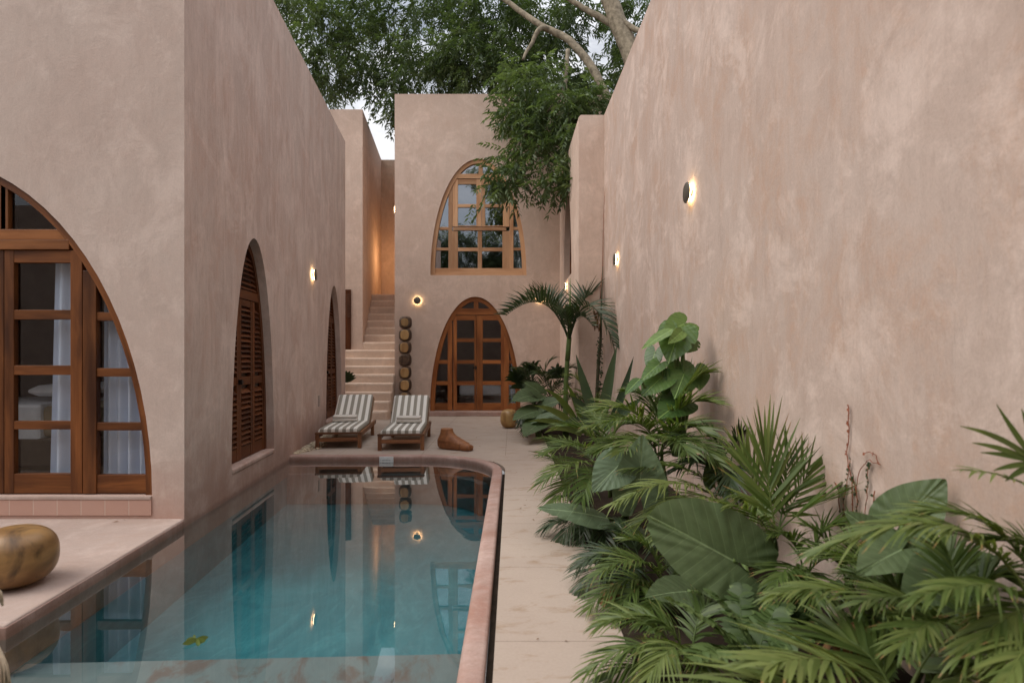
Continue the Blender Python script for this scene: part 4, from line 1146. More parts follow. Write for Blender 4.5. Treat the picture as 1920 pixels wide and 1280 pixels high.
leafy(at(1010, 830, 11.2), 'philodendron', 'leafy dark green clump right behind the golden stool', 'shrub', [
    (at(1000, 740, 11), at(960, 748, 10.7), (0, -.6, .8), dict(tone=.4)), (at(1012, 735, 11), at(985, 715, 10.9), (0, -.7, .7), dict(tone=.5)), (at(1008, 770, 10.8), at(962, 782, 10.4), (-.2, -.5, .8), dict(tone=.45)),
    (at(1020, 760, 10.8), at(1052, 748, 10.6), (0, -.7, .7), dict(tone=.35)), (at(1015, 790, 10.5), at(982, 812, 10), (-.2, -.5, .8), dict(tone=.4)), (at(1030, 780, 10.5), at(1068, 790, 10.2), (.1, -.6, .8), dict(tone=.5)),
    (at(1010, 785, 10.4), at(1055, 768, 10.2), (0, -.5, .9), dict(tone=.6, width=.5, mat='ear_grey'))], 'ear')
o = thing('strap_lily', 'strap leaved plant with long pale green arching blades in front of the slender palm', 'shrub', at(1080, 815, 9.6))
for (b_, c_, t_, w_, tn) in (((1090, 812), (1062, 745), (1018, 728), .10, .6), ((1092, 812), (1050, 765), (1000, 760), .11, .75), ((1090, 815), (1040, 780), (990, 790), .09, .6), ((1095, 812), (1085, 755), (1060, 715), .10, .5),
                             ((1098, 815), (1110, 770), (1125, 745), .09, .5), ((1090, 815), (1050, 790), (1020, 812), .10, .7), ((1098, 815), (1125, 790), (1150, 800), .09, .55)):
    blade_mesh(at(*b_, 9.5), at(*c_, 9.4), at(*t_, 9.1), w_, tn, .25).build('blade', 'palm', o)
palm(at(1085, 800, 10.2), 'small pale palm with a fine fan of leaflets beneath the agave', [
    (at(1095, 790, 10), at(1105, 700, 10), at(1062, 704, 9.9), dict(tone=.75)), (at(1095, 790, 10), at(1080, 730, 9.9), at(1050, 740, 9.8), dict(tone=.6)), (at(1098, 790, 10), at(1118, 740, 10), at(1135, 742, 9.8))], 'palm', 'areca_palm', n=22, L=.3, w=.022, group='areca palms in the planting bed')

# --- monstera against the wall
MY = 5.35
CUT = [(1.05, .03, .4), (1.28, .035, .5), (1.52, .035, .5), (1.80, .035, .45)]
leafy(at(1275, 855, MY), 'monstera', 'tall monstera with glossy split leaves leaning on the right wall', 'monstera', [
    (at(1272, 622, MY - .05), at(1253, 679, MY - .18), (-.25, -.92, .25), dict(outline=OUT_HEART, width=1.12, tone=.6, droop=.10, cuts=CUT, cup=.02)),
    (at(1300, 640, MY - .02), at(1290, 660, MY - .14), (.25, -.92, .25), dict(outline=OUT_HEART, width=.95, tone=.55, cuts=CUT, nostem=True)),
    (at(1284, 606, MY + .02), at(1244, 626, MY - .12), (.15, -.75, .65), dict(outline=OUT_HEART, width=1.0, tone=.78, droop=.2, cup=.1)),
    (at(1262, 617, MY - .1), at(1202, 648, MY - .24), (-.1, -.45, .88), dict(outline=OUT_LONG, width=.95, tone=.95, droop=.1)),
    (at(1281, 620, MY - .10), at(1256, 641, MY - .30), (.3, -.8, .5), dict(outline=OUT_LONG, width=1.1, tone=1.0, roll=2.0)),
    (at(1284, 697, MY - .08), at(1266, 745, MY - .26), (-.1, -.95, .28), dict(outline=OUT_HEART, width=1.05, tone=.55, droop=.08, cup=.03)),
    (at(1304, 690, MY - .03), at(1314, 730, MY - .2), (.2, -.93, .3), dict(outline=OUT_HEART, width=1.15, tone=.48, cuts=[(1.4, .06, .5)], cup=.02)),
    (at(1228, 660, MY), at(1216, 700, MY - .1), (-.5, -.8, .3), dict(outline=OUT_HEART, width=.8, tone=.32)),
    (at(1236, 682, MY - .1), at(1200, 712, MY - .22), (-.3, -.75, .6), dict(outline=OUT_HEART, width=.62, tone=.62)),
    (at(1240, 708, MY - .1), at(1203, 740, MY - .25), (-.2, -.75, .65), dict(outline=OUT_HEART, width=.95, tone=.55)),
    (at(1248, 690, MY - .05), at(1240, 738, MY - .15), (-.7, -.7, .2), dict(outline=OUT_LONG, width=1.3, tone=.4)),
    (at(1200, 710, MY - .2), at(1172, 736, MY - .35), (-.2, -.7, .6), dict(outline=OUT_LONG, width=1.1, tone=.4)),
    (at(1275, 755, MY - .15), at(1235, 780, MY - .4), (-.1, -.7, .6), dict(outline=OUT_HEART, width=.9, tone=.25))], 'monstera', rad=.012)

# --- areca palms along the bed
GA = 'areca palms in the planting bed'
def fan(c, px, Y, specs, **kw):
    """fronds given as (control, tip) photo positions with depth offsets"""
    out = []
    for s_ in specs:
        cx_, cy_, cd, tx_, ty_, td = s_[:6]; dd = dict(kw); dd.update(s_[6] if len(s_) > 6 else {})
        out.append((at(px[0] + ru(-8, 8), px[1] + ru(-8, 8), Y), at(cx_, cy_, Y + cd), at(tx_, ty_, Y + td), dd))
    return out
palm(at(1235, 900, 5.25), 'full areca palm with wide arching fronds below the monstera', fan(0, (1235, 860), 5.2, [
    (1215, 740, 0, 1118, 770, -.3, dict(tone=.62)), (1225, 755, -.2, 1110, 800, -.6, dict(tone=.55)), (1240, 735, .2, 1180, 735, .3, dict(tone=.45)), (1260, 735, 0, 1338, 755, -.3, dict(tone=.6)),
    (1250, 760, -.3, 1330, 815, -.7, dict(tone=.45)), (1225, 790, -.5, 1160, 850, -1.0, dict(tone=.6)), (1250, 790, -.5, 1290, 850, -1.0, dict(tone=.4)), (1240, 720, .3, 1262, 700, .4, dict(tone=.35)),
    (1280, 700, 0, 1325, 700, 0, dict(tone=.7)), (1270, 780, -.5, 1350, 870, -.9, dict(tone=.4)), (1215, 800, -.3, 1120, 845, -.6, dict(tone=.4))], n=30, L=.36, w=.026, droop=.42, lift=.25), 'palm', group=GA)
palm(at(1150, 930, 5.75), 'areca palm with fronds drooping over the paving near the pool bend', fan(0, (1140, 900), 5.7, [
    (1110, 800, -.2, 1025, 850, -.5, dict(tone=.55)), (1100, 830, -.5, 1015, 905, -.8, dict(tone=.6)), (1120, 790, 0, 1050, 800, 0, dict(tone=.5)), (1130, 780, .2, 1105, 775, .4, dict(tone=.4)),
    (1095, 860, -.5, 1035, 945, -.9, dict(tone=.5)), (1140, 790, 0, 1180, 795, 0, dict(tone=.45)), (1120, 840, -.6, 1090, 940, -1.1, dict(tone=.35)), (1075, 870, .5, 1010, 850, .8, dict(tone=.3)), (1090, 820, .4, 1015, 822, .8, dict(tone=.35))],
    n=32, L=.33, w=.022, droop=.40, lift=.2), 'palm', group=GA)
palm(at(1335, 1010, 4.5), 'yellow green areca palm arching behind the giant elephant ear leaf', fan(0, (1395, 985), 4.4, [
    (1300, 850, -.2, 1150, 945, -.6, dict(tone=.85)), (1320, 840, 0, 1180, 880, -.2, dict(tone=.6)), (1330, 880, -.3, 1190, 985, -.6, dict(tone=.75)), (1370, 860, .2, 1290, 865, .3, dict(tone=.5)),
    (1400, 890, -.2, 1420, 960, -.5, dict(tone=.5)), (1300, 900, -.4, 1235, 1010, -.7, dict(tone=.6)), (1350, 830, .3, 1240, 850, .3, dict(tone=.4))], n=34, L=.30, w=.021, droop=.5, lift=.15), 'palm', group=GA)
palm(at(1445, 1030, 3.45), 'upright palm with a stiff fan of tall pointed leaflets against the wall', fan(0, (1452, 1010), 3.4, [
    (1442, 930, 0, 1434, 850, .05, dict(tone=.66, L=.40, w=.034, fwd=(38, 84), tip=.8, n=11, t0=.25)), (1490, 940, .05, 1515, 885, .1, dict(tone=.5, L=.32, n=11, fwd=(30, 75), tip=.7)),
    (1425, 930, .1, 1392, 850, .15, dict(tone=.78, L=.28, n=12, fwd=(35, 75))), (1490, 960, -.1, 1560, 930, -.15, dict(tone=.4, L=.34, upv=(0, 0, 1))), (1470, 940, .05, 1478, 860, .08, dict(tone=.3, L=.3, n=11)),
    (1430, 960, -.1, 1375, 945, -.25, dict(tone=.6, L=.3, upv=(0, 0, 1), droop=.3))], n=12, L=.32, w=.026, droop=.06, lift=.05, fwd=(35, 72), t0=.3, upv=(0, -1, .12), tip=.6), 'palm', 'upright_palm')
palm(at(1220, 1140, 3.75), 'feathery areca palm below the giant elephant ear leaf spilling over the path', fan(0, (1250, 1120), 3.7, [
    (1215, 1000, -.1, 1115, 1080, -.3, dict(tone=.6)), (1180, 1040, -.1, 1105, 1140, -.3, dict(tone=.55)), (1240, 1010, 0, 1175, 1010, 0, dict(tone=.5)), (1200, 1060, -.2, 1150, 1160, -.4, dict(tone=.45)),
    (1270, 1020, .1, 1300, 1040, .1, dict(tone=.3)), (1230, 1080, -.2, 1215, 1180, -.5, dict(tone=.4)), (1180, 1020, .2, 1090, 1050, .3, dict(tone=.4))], n=30, L=.24, w=.017, droop=.42, lift=.2), 'palm', group=GA)
palm(at(1260, 1290, 2.9), 'low areca palm at the bottom edge of the photo overhanging the path', fan(0, (1290, 1270), 2.8, [
    (1230, 1150, -.1, 1100, 1260, -.2, dict(tone=.5)), (1220, 1120, 0, 1125, 1170, 0, dict(tone=.6)), (1270, 1140, 0, 1180, 1150, .1, dict(tone=.5)), (1290, 1150, -.2, 1215, 1270, -.4, dict(tone=.75)),
    (1310, 1170, -.2, 1330, 1270, -.4, dict(tone=.5)), (1200, 1190, -.1, 1120, 1300, -.2, dict(tone=.4)), (1300, 1120, .1, 1340, 1130, .2, dict(tone=.3)), (1240, 1180, .2, 1140, 1215, .4, dict(tone=.35))], n=26, L=.22, w=.018, droop=.5, lift=.15), 'palm', group=GA)
palm(at(1750, 1300, 2.45), 'big areca palm at the lower right with a long frond arching up to the left', fan(0, (1745, 1270), 2.3, [
    (1630, 1050, 0, 1445, 1118, -.1, dict(tone=.72, L=.22)), (1690, 1040, .1, 1560, 1040, .2, dict(tone=.55, L=.26)), (1780, 1060, .1, 1700, 1040, .2, dict(tone=.45, L=.24)),
    (1700, 1100, .2, 1600, 1075, .35, dict(tone=.35, L=.24))], n=36, L=.23, w=.018, droop=.45, lift=.1, rach=.007, fwd=(45, 70)), 'palm', group=GA)
palm(at(1950, 1300, 2.0), 'areca palm at the right edge whose frond arches far left over the wall creeper', fan(0, (1965, 1180), 1.92, [
    (1850, 880, 0, 1540, 1030, -.05, dict(tone=.72, L=.22, n=40)), (1920, 930, .05, 1700, 960, .1, dict(tone=.6)), (1920, 1050, -.1, 1720, 1120, -.25, dict(tone=.55)), 
    (1950, 1080, -.1, 1800, 1230, -.25, dict(tone=.65)), (1990, 1000, .05, 1850, 1010, .1, dict(tone=.4)), (1950, 1150, -.2, 1880, 1290, -.4, dict(tone=.75))], n=32, L=.21, w=.018, droop=.42, lift=.08, rach=.007, fwd=(42, 70)), 'palm', group=GA)
o = palm(at(1990, 1000, 1.86), 'palm crown entering at the right edge with thin pointed leaflets against the wall', [
    (at(1990, 960, 1.88), at(1930, 885, 1.87), at(1800, 880, 1.86), dict(tone=.75, n=7, L=.12, w=.012, t0=.45, droop=.3, dens=1, fwd=(40, 66), thin=1))], 'palm', 'areca_palm', True, group=GA)
for (c_, t_, w_, tn) in (((1900, 815), (1868, 757), .020, .5), ((1875, 812), (1800, 799), .018, .75), ((1872, 835), (1822, 830), .016, .6), ((1890, 850), (1838, 848), .016, .4), ((1895, 870), (1862, 882), .016, .5), ((1910, 880), (1884, 902), .018, .35), ((1880, 822), (1842, 806), .016, .65), ((1925, 800), (1915, 765), .018, .5)):
    blade_mesh(at(1945, 868, 1.86), at(c_[0], c_[1], 1.85), at(t_[0], t_[1], 1.84), w_, tn, .3, 9).build('leaflet', 'palm', o)
palm(at(1650, 1340, 2.1), 'areca palm whose pale combed leaflets sweep left along the bottom of the photo', fan(0, (1700, 1330), 2.0, [
    (1590, 1200, -.05, 1440, 1245, -.2, dict(tone=.84, L=.33, n=20, w=.030)), (1480, 1230, -.1, 1310, 1330, -.3, dict(tone=.8, w=.024)), (1640, 1200, .1, 1560, 1190, .2, dict(tone=.45)), (1760, 1230, -.1, 1930, 1290, -.2, dict(tone=.85)),
    (1740, 1180, .05, 1840, 1170, .1, dict(tone=.6))], n=22, L=.33, w=.028, droop=.3, lift=.08, rach=.008, fwd=(25, 60)), 'palm', group=GA)
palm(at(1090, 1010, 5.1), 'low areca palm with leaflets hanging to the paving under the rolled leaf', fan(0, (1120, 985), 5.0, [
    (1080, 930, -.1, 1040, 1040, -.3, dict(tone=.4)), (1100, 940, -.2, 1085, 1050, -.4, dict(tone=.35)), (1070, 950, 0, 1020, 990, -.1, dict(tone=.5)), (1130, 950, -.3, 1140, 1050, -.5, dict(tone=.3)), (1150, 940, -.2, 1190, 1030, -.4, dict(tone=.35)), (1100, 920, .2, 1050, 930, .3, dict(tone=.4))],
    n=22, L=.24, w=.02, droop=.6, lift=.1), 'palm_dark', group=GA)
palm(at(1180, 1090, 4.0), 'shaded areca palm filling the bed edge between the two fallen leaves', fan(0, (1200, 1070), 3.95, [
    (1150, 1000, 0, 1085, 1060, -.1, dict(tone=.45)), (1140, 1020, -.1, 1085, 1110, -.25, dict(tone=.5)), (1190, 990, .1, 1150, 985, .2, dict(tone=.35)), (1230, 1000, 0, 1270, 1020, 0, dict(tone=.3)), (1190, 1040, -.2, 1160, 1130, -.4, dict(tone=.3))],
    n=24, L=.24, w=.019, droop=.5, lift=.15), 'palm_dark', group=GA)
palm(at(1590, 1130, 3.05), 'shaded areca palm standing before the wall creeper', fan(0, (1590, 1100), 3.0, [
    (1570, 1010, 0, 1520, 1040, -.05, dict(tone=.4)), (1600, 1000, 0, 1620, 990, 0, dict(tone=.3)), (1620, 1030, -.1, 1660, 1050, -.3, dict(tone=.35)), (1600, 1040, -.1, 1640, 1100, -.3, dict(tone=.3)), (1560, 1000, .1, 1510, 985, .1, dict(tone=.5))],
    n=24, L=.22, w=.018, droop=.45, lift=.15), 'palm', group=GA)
# --- ferns with broad short leaflets
palm(at(1800, 1300, 2.3), 'areca palm in front of the broad leaves at the lower right', fan(0, (1800, 1230), 2.05, [
    (1740, 1080, 0, 1610, 1130, -.1, dict(tone=.5)), (1830, 1060, 0, 1880, 1080, -.05, dict(tone=.4)), (1780, 1110, -.1, 1690, 1210, -.25, dict(tone=.6)), (1840, 1110, -.1, 1900, 1200, -.2, dict(tone=.55)), (1800, 1060, .1, 1770, 1020, .15, dict(tone=.35))],
    n=32, L=.2, w=.017, droop=.4, lift=.1), 'palm', group=GA)
palm(at(1500, 1130, 3.3), 'areca palm squeezed between the giant leaf and the wall', fan(0, (1510, 1090), 3.2, [
    (1500, 990, 0, 1450, 1000, -.05, dict(tone=.5)), (1530, 980, 0, 1570, 985, -.05, dict(tone=.45)), (1540, 1020, -.1, 1600, 1060, -.15, dict(tone=.5)), (1490, 1030, -.15, 1450, 1100, -.35, dict(tone=.35)), (1520, 1050, -.2, 1530, 1130, -.4, dict(tone=.4))],
    n=28, L=.22, w=.018, droop=.4, lift=.15), 'palm', group=GA)
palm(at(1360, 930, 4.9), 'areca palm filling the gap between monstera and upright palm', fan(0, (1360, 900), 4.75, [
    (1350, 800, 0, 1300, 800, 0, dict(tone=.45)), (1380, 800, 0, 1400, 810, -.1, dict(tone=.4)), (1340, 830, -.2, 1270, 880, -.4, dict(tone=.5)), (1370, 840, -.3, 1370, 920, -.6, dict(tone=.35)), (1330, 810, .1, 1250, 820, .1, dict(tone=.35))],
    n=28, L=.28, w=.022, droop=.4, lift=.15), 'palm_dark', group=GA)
for (b_, c_, t_, Y0, lab) in (((1180, 1110), (1150, 1060), (1128, 1150), 3.7, 'dead brown palm frond hanging at the bed edge below the giant leaf'), ((1400, 1010), (1395, 960), (1372, 1040), 4.2, 'dead brown palm frond drooping behind the giant leaf'), ((1640, 1200), (1600, 1130), (1560, 1210), 2.5, 'dead brown palm frond among the lower right ferns')):
    o = thing('dead_frond', lab, 'frond', at(*b_, Y0)); frond_mesh(at(*b_, Y0), at(*c_, Y0 - .05), at(*t_, Y0 - .2), n=18, L=.16, w=.016, droop=1.2, lift=-.2, tone=.5).build('frond', 'dead', o)
def fern(loc, label, specs, Y, px):
    return palm(loc, label, fan(0, px, Y, specs, n=24, L=.115, w=.044, droop=.3, lift=.1, fwd=(15, 35), base=.9, tip=.45, t0=.12, rach=.006, seg=3, dens=1, thin=1), 'fern', 'sword_fern', group='sword ferns under the palms')
fern(at(1400, 1290, 2.75), 'sword fern with broad paired leaflets under the giant elephant ear leaf', [
    (1370, 1170, -.05, 1250, 1120, -.15, dict(tone=.75)), (1400, 1160, 0, 1330, 1110, 0, dict(tone=.4)), (1360, 1200, -.1, 1290, 1230, -.3, dict(tone=.6)), (1430, 1160, .1, 1470, 1130, .2, dict(tone=.3)), (1440, 1190, 0, 1510, 1190, 0, dict(tone=.35)), (1380, 1160, .2, 1390, 1100, .3, dict(tone=.25))], 2.62, (1420, 1250))
fern(at(1640, 1290, 2.75), 'sword fern among the palms at the lower right', [
    (1600, 1150, 0, 1500, 1060, 0, dict(tone=.7)), (1640, 1140, .1, 1590, 1090, .1, dict(tone=.5)), (1620, 1180, -.1, 1545, 1170, -.2, dict(tone=.65)), (1660, 1160, 0, 1700, 1130, 0, dict(tone=.5)), (1670, 1190, -.1, 1720, 1220, -.2, dict(tone=.55)), (1600, 1200, -.2, 1560, 1250, -.3, dict(tone=.55)), (1640, 1200, -.2, 1640, 1270, -.3, dict(tone=.6))], 2.65, (1650, 1250))
fern(at(1480, 1200, 3.4), 'dark sword fern deep in the shade behind the other ferns', [
    (1460, 1120, 0, 1400, 1110, 0, dict(tone=.2)), (1490, 1110, 0, 1500, 1070, 0, dict(tone=.25)), (1510, 1120, 0, 1570, 1090, 0, dict(tone=.3)), (1470, 1140, -.1, 1430, 1160, -.2, dict(tone=.2)), (1500, 1150, -.1, 1540, 1170, -.2, dict(tone=.2))], 3.3, (1490, 1180))

# --- elephant ears
leafy(at(1420, 1130, 3.5), 'elephant_ear', 'elephant ear plant with one giant dark ribbed leaf facing the path', 'elephant ear', [
    (at(1374, 1050, 3.05), at(1226, 966, 2.98), (-.10, -.86, .5), dict(width=1.08, tone=.62, wave=.022, cup=.17, droop=.10, ripple=.002, wn=24, nq=6, outline=OUT_BIG)),
    (at(1345, 895, 4.6), at(1352, 838, 4.6), (-.2, -.9, .35), dict(width=1.0, tone=.35)),
    (at(1290, 1108, 3.4), at(1215, 1110, 3.2), (-.1, -.5, .9), dict(width=.8, tone=.4))], 'ear', rad=.014)
leafy(at(1170, 985, 5.0), 'elephant_ear', 'elephant ear plant with two grey green upright leaves and a rolled one over the path', 'elephant ear', [
    (at(1200, 925, 4.25), at(1203, 818, 4.15), (-.25, -.9, .4), dict(width=1.0, tone=.7, mat='ear_grey', wave=.014)),
    (at(1160, 872, 4.3), at(1112, 918, 4.15), (-.1, -.8, .55), dict(width=1.15, tone=.4, mat='ear_grey', wave=.03, wn=30)),
    (at(1140, 972, 4.7), at(1014, 940, 4.45), (0, -.45, .9), dict(outline=OUT_LONG, width=1.2, tone=.6, mat='ear_grey', roll=-2.6, wave=.01)),
    (at(1200, 1000, 4.6), at(1135, 978, 4.4), (-.1, -.4, .9), dict(width=.7, tone=.5, mat='ear_grey')),
    (at(1085, 990, 4.8), at(1078, 1012, 4.7), (-.2, -.9, .3), dict(width=.9, tone=.15))], 'ear', rad=.012)
leafy(at(1700, 1150, 2.5), 'elephant_ear', 'elephant ear plant with broad leaves leaning on the wall at the lower right', 'elephant ear', [
    (at(1692, 975, 2.52), at(1772, 898, 2.44), (-.45, -.80, .40), dict(width=1.12, tone=.72, wave=.022, cup=.03, nq=6)),
    (at(1655, 1012, 2.5), at(1588, 958, 2.52), (-.2, -.85, .45), dict(width=.85, tone=.55, wave=.015)),
    (at(1690, 1030, 2.4), at(1612, 1066, 2.25), (-.3, -.55, .75), dict(width=.8, tone=.55, wave=.02)),
    (at(1780, 1090, 2.25), at(1695, 1125, 2.15), (-.35, -.75, .5), dict(width=1.1, tone=.35, wave=.03)),
    (at(1790, 1070, 2.28), at(1872, 1045, 2.15), (-.4, -.75, .5), dict(width=1.0, tone=.4, wave=.03)),
    (at(1800, 1140, 2.15), at(1900, 1160, 2.02), (-.35, -.65, .6), dict(width=1.0, tone=.6, wave=.02)),
    (at(1740, 1060, 2.3), at(1745, 1120, 2.2), (-.3, -.8, .5), dict(width=.9, tone=.3, wave=.02))], 'ear', rad=.010)

# --- creeper on the right wall
o = thing('wall_creeper', 'reddish dry creeper climbing the right plaster wall above the palms', 'climber', at(1590, 1010, 3.20))
mb = MB(); lf = MB()
def vine(pts, r=.004, nl=10, tone=.5, leafm=True):
    P = [FR.p(3.27 + (x - 1590) * -.0037 * 1.0, 0, .0) for x, y in pts]
    P = []
    for x, y in pts:
        Yd = 1.85 * FOC / (x - 960)
        q = at(x, y, Yd); P.append(q)
    Q = []
    for a_, b_ in zip(P, P[1:]):
        for i in range(5): Q.append(a_.lerp(b_, i / 5) + V((0, ru(-.006, .006), ru(-.006, .006))))
    Q.append(P[-1]); mb.tube(Q, [r] * len(Q), 5, .5)
    for i in range(nl):
        c_ = random.choice(Q); a_ = rnd() * 6.28; l_ = ru(.010, .024)
        dv = V((-.3, math.cos(a_), math.sin(a_))).normalized(); sd = dv.cross(V((1, 0, 0))).normalized()
        (lf if leafm else mb).add([c_, c_ + dv * l_ * .5 + sd * l_ * .4, c_ + dv * l_, c_ + dv * l_ * .5 - sd * l_ * .4], [(0, 1, 2, 3)], None, False, ru(.2, .7))
vine([(1600, 1000), (1597, 900), (1588, 850), (1592, 800), (1590, 758)], .0028, 60, leafm=False)
vine([(1610, 1000), (1605, 920), (1612, 880), (1630, 862), (1650, 872), (1640, 850), (1618, 848)], .002, 6, leafm=False)
vine([(1585, 1000), (1582, 940), (1590, 890), (1594, 862)], .0022, 34); vine([(1620, 1000), (1625, 930), (1628, 880), (1632, 868)], .0022, 34); vine([(1600, 1000), (1608, 940), (1600, 890)], .0022, 40); vine([(1575, 960), (1572, 920), (1566, 905)], .003, 8); vine([(1635, 960), (1640, 920)], .003, 10)
mb.build('stem', 'vine_red', o); lf.build('foliage', 'palm_dark', o)
o = thing('wall_creeper', 'thin red creeper trace running up the corner of the far wing', 'climber', at(1129, 600, 11.25))
mb = MB(); mb.tube([at(1126, 560, 11.27), at(1128, 530, 11.27), at(1130, 500, 11.27), at(1131, 430, 11.27), at(1134, 350, 11.27)], [.012, .012, .008, .005, .003], 5, .5); mb.build('stem', 'vine_red', o)

# small plant on the stairs
o = thing('dragon_tree', 'tiny spiky plant on the left side of the stairs', 'shrub', at(652, 716, 14.62))
for i in range(9):
    a_ = math.pi * (i / 8 * 1.1 - .05); r_ = 18
    blade_mesh(at(650, 716, 14.62), at(650 + math.cos(a_) * r_ * .6, 708 - math.sin(a_) * 14, 14.55), at(650 + math.cos(a_) * r_, 706 - math.sin(a_) * 11, 14.5), .08, ru(.2, .6), .3, 6).build('blade', 'palm_dark', o)

# fallen leaves
def fallen(x, y, z, r, label, mat='dead', grp='fallen leaves on the paving', name='fallen_leaf'):
    a_ = rnd() * 6.28; dv = V((math.cos(a_), math.sin(a_), .05)); sd = V((-dv.y, dv.x, .12)); c_ = V((x, y, z)); mb = MB()
    vs = [c_ - dv * r, c_ - dv * r * .2 + sd * r * .3, c_ + dv * r, c_ - dv * r * .2 - sd * r * .3 + V((0, 0, r * .2)), c_ + V((0, 0, r * .1))]
    mb.add(vs, [(0, 1, 4), (1, 2, 4), (2, 3, 4), (3, 0, 4)], None, False, rnd())
    o = mb.build(name, mat); recenter(o); return tag(o, label, 'leaf', grp)
for (px, py, r_, lb) in ((1098, 1058, .035, 'brown curled fallen leaf on the path, largest of the litter'), (1000, 975, .02, 'small fallen leaf on the path near the rolled elephant ear'), (1008, 1199, .012, 'dark speck of leaf on the nearest slab joint of the path'),
                         (830, 793, .03, 'green fallen leaf on the far paving before the arch door'), (862, 828, .02, 'tiny fallen leaf on the far paving right of the carved foot'), (893, 820, .02, 'tiny fallen leaf midway between carved foot and golden stool'),
                         (940, 815, .025, 'fallen leaf lying just left of the golden stool'), (975, 806, .025, 'fallen leaf at the right foot of the golden stool'), (985, 870, .02, 'fallen leaf at the edge of the far plants'), (1020, 1010, .012, 'tiny dark leaf on the path below the rolled elephant ear')):
    Y = EYE * FOC / (py - HZ); fallen((px - 960) * Y / FOC, Y, .006, r_, lb)
for (px, py, r_, lb) in ((217, 979, .03, 'twig like fallen leaf on the left terrace near the door step'), (233, 975, .02, 'small fallen leaf on the left terrace close to the wall corner')):
    Y = EYE * FOC / (py - HZ); fallen((px - 960) * Y / FOC, Y, .006, r_, lb, grp=None)
rl_ = random.Random(3)
for i in range(34):
    if i < 16: X, Y = ru(.05, .42), ru(2.9, 8)
    else: X, Y = ru(-2.2, .3), ru(9.4, 14.6)
    fallen(X, Y, .005, ru(.008, .022), 'tiny dry leaf fragment scattered on the pale paving', grp='dry leaf fragments on the paving', name='leaf_fragment')
Y = (EYE - WATER) * FOC / (1203 - HZ); X = (367 - 960) * Y / FOC
o = thing('floating_leaf', 'yellow green compound leaf floating on the pool water', 'leaf', (X, Y, WATER + .003))
for i, a_ in enumerate((-.5, .0, .5, 2.5, 3.1, 3.7)):
    blade_mesh((X, Y, WATER + .006 + i * .001), (X + math.cos(a_) * .035, Y + math.sin(a_) * .05, WATER + .008 + i * .001), (X + math.cos(a_) * .055, Y + math.sin(a_) * .09, WATER + .007 + i * .001), .03, .75, .05, 5).build('leaflet', 'palm', o)

# ------------------------------------------------------------------ the big tree behind the walls
rng = np.random.default_rng(5)
def crown_arrays(blobs, per=8, pairs=6, LL=(.36, .56), lw=.046, ll=.165):
    VS, TN = [], []
    for (cx_, cy_, cz_, rx, ry, rz, nclus, shade) in blobs:
        for _ in range(nclus):
            u = rng.normal(size=3); u /= np.linalg.norm(u); r_ = rng.random() ** .42
            c = np.array([cx_ + u[0] * rx * r_, cy_ + u[1] * ry * r_, cz_ + u[2] * rz * r_])
            outd = np.array([u[0], u[1], u[2] * .4 - .45]); outd /= np.linalg.norm(outd)
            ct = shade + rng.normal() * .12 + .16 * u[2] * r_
            for k_ in range(per):
                dv = outd + rng.normal(size=3) * .75; dv[2] -= .35; dv /= np.linalg.norm(dv)
                o_ = c + rng.normal(size=3) * .16
                L = rng.uniform(*LL); t_ = ct + rng.normal() * .1
                sd = np.cross(dv, [0, 0, 1.0]) + rng.normal(size=3) * .25; sd /= np.linalg.norm(sd) + 1e-9
                for q in range(pairs):
                    f = .15 + .8 * q / (pairs - 1); p_ = o_ + dv * L * f + np.array([0, 0, -.16 * L * f * f])
                    for sg in ((-1, 1) if q < pairs - 1 else (-1, 1, 0)):
                        ld = sd * sg * .85 + dv * (.62 if sg else 1) + rng.normal(size=3) * .16 + np.array([0, 0, -.28]); ld /= np.linalg.norm(ld)
                        wd = np.cross(ld, sd * .3 + np.array([.1, .35, .9]) + rng.normal(size=3) * .35); wd /= np.linalg.norm(wd) + 1e-9
                        l_ = ll * rng.uniform(.75, 1.15); w_ = lw * rng.uniform(.8, 1.2)
                        VS.append(np.stack([p_, p_ + ld * l_ * .42 + wd * w_ * .5, p_ + ld * l_ + np.array([0, 0, -.12 * l_]), p_ + ld * l_ * .42 - wd * w_ * .5])); TN.append(t_ + rng.normal() * .05)
    return np.concatenate(VS), np.repeat(np.clip(np.array(TN), 0, 1), 4)
def mesh_np(name, verts, tone, mat, parent, base):
    n = len(verts); me = bpy.data.meshes.new(name); me.vertices.add(n); me.vertices.foreach_set('co', (verts - np.array(base)).astype(np.float32).ravel())
    nf = n // 4; me.loops.add(n); me.loops.foreach_set('vertex_index', np.arange(n, dtype=np.int32)); me.polygons.add(nf)
    me.polygons.foreach_set('loop_start', np.arange(0, n, 4, dtype=np.int32)); me.polygons.foreach_set('loop_total', np.full(nf, 4, dtype=np.int32))
    a = me.attributes.new('tone', 'FLOAT', 'POINT'); a.data.foreach_set('value', tone.astype(np.float32))
    me.materials.append(M[mat]); me.update(calc_edges=True); me.validate()
    o = bpy.data.objects.new(name, me); COL.objects.link(o); o.parent = parent; return o
TB = V((3.9, 14.0, -.05))
tree = thing('shade_tree', 'large shade tree with pale limbs and feathery dark foliage rising behind the end house', 'tree', TB)
mb = MB(); fork = V((3.5, 14.1, 5.2)); mb.tube([TB, V((3.8, 14, 2)), V((3.6, 14.05, 4)), fork], [.55, .42, .38, .36], 14); mb.build('trunk', 'bark', tree)
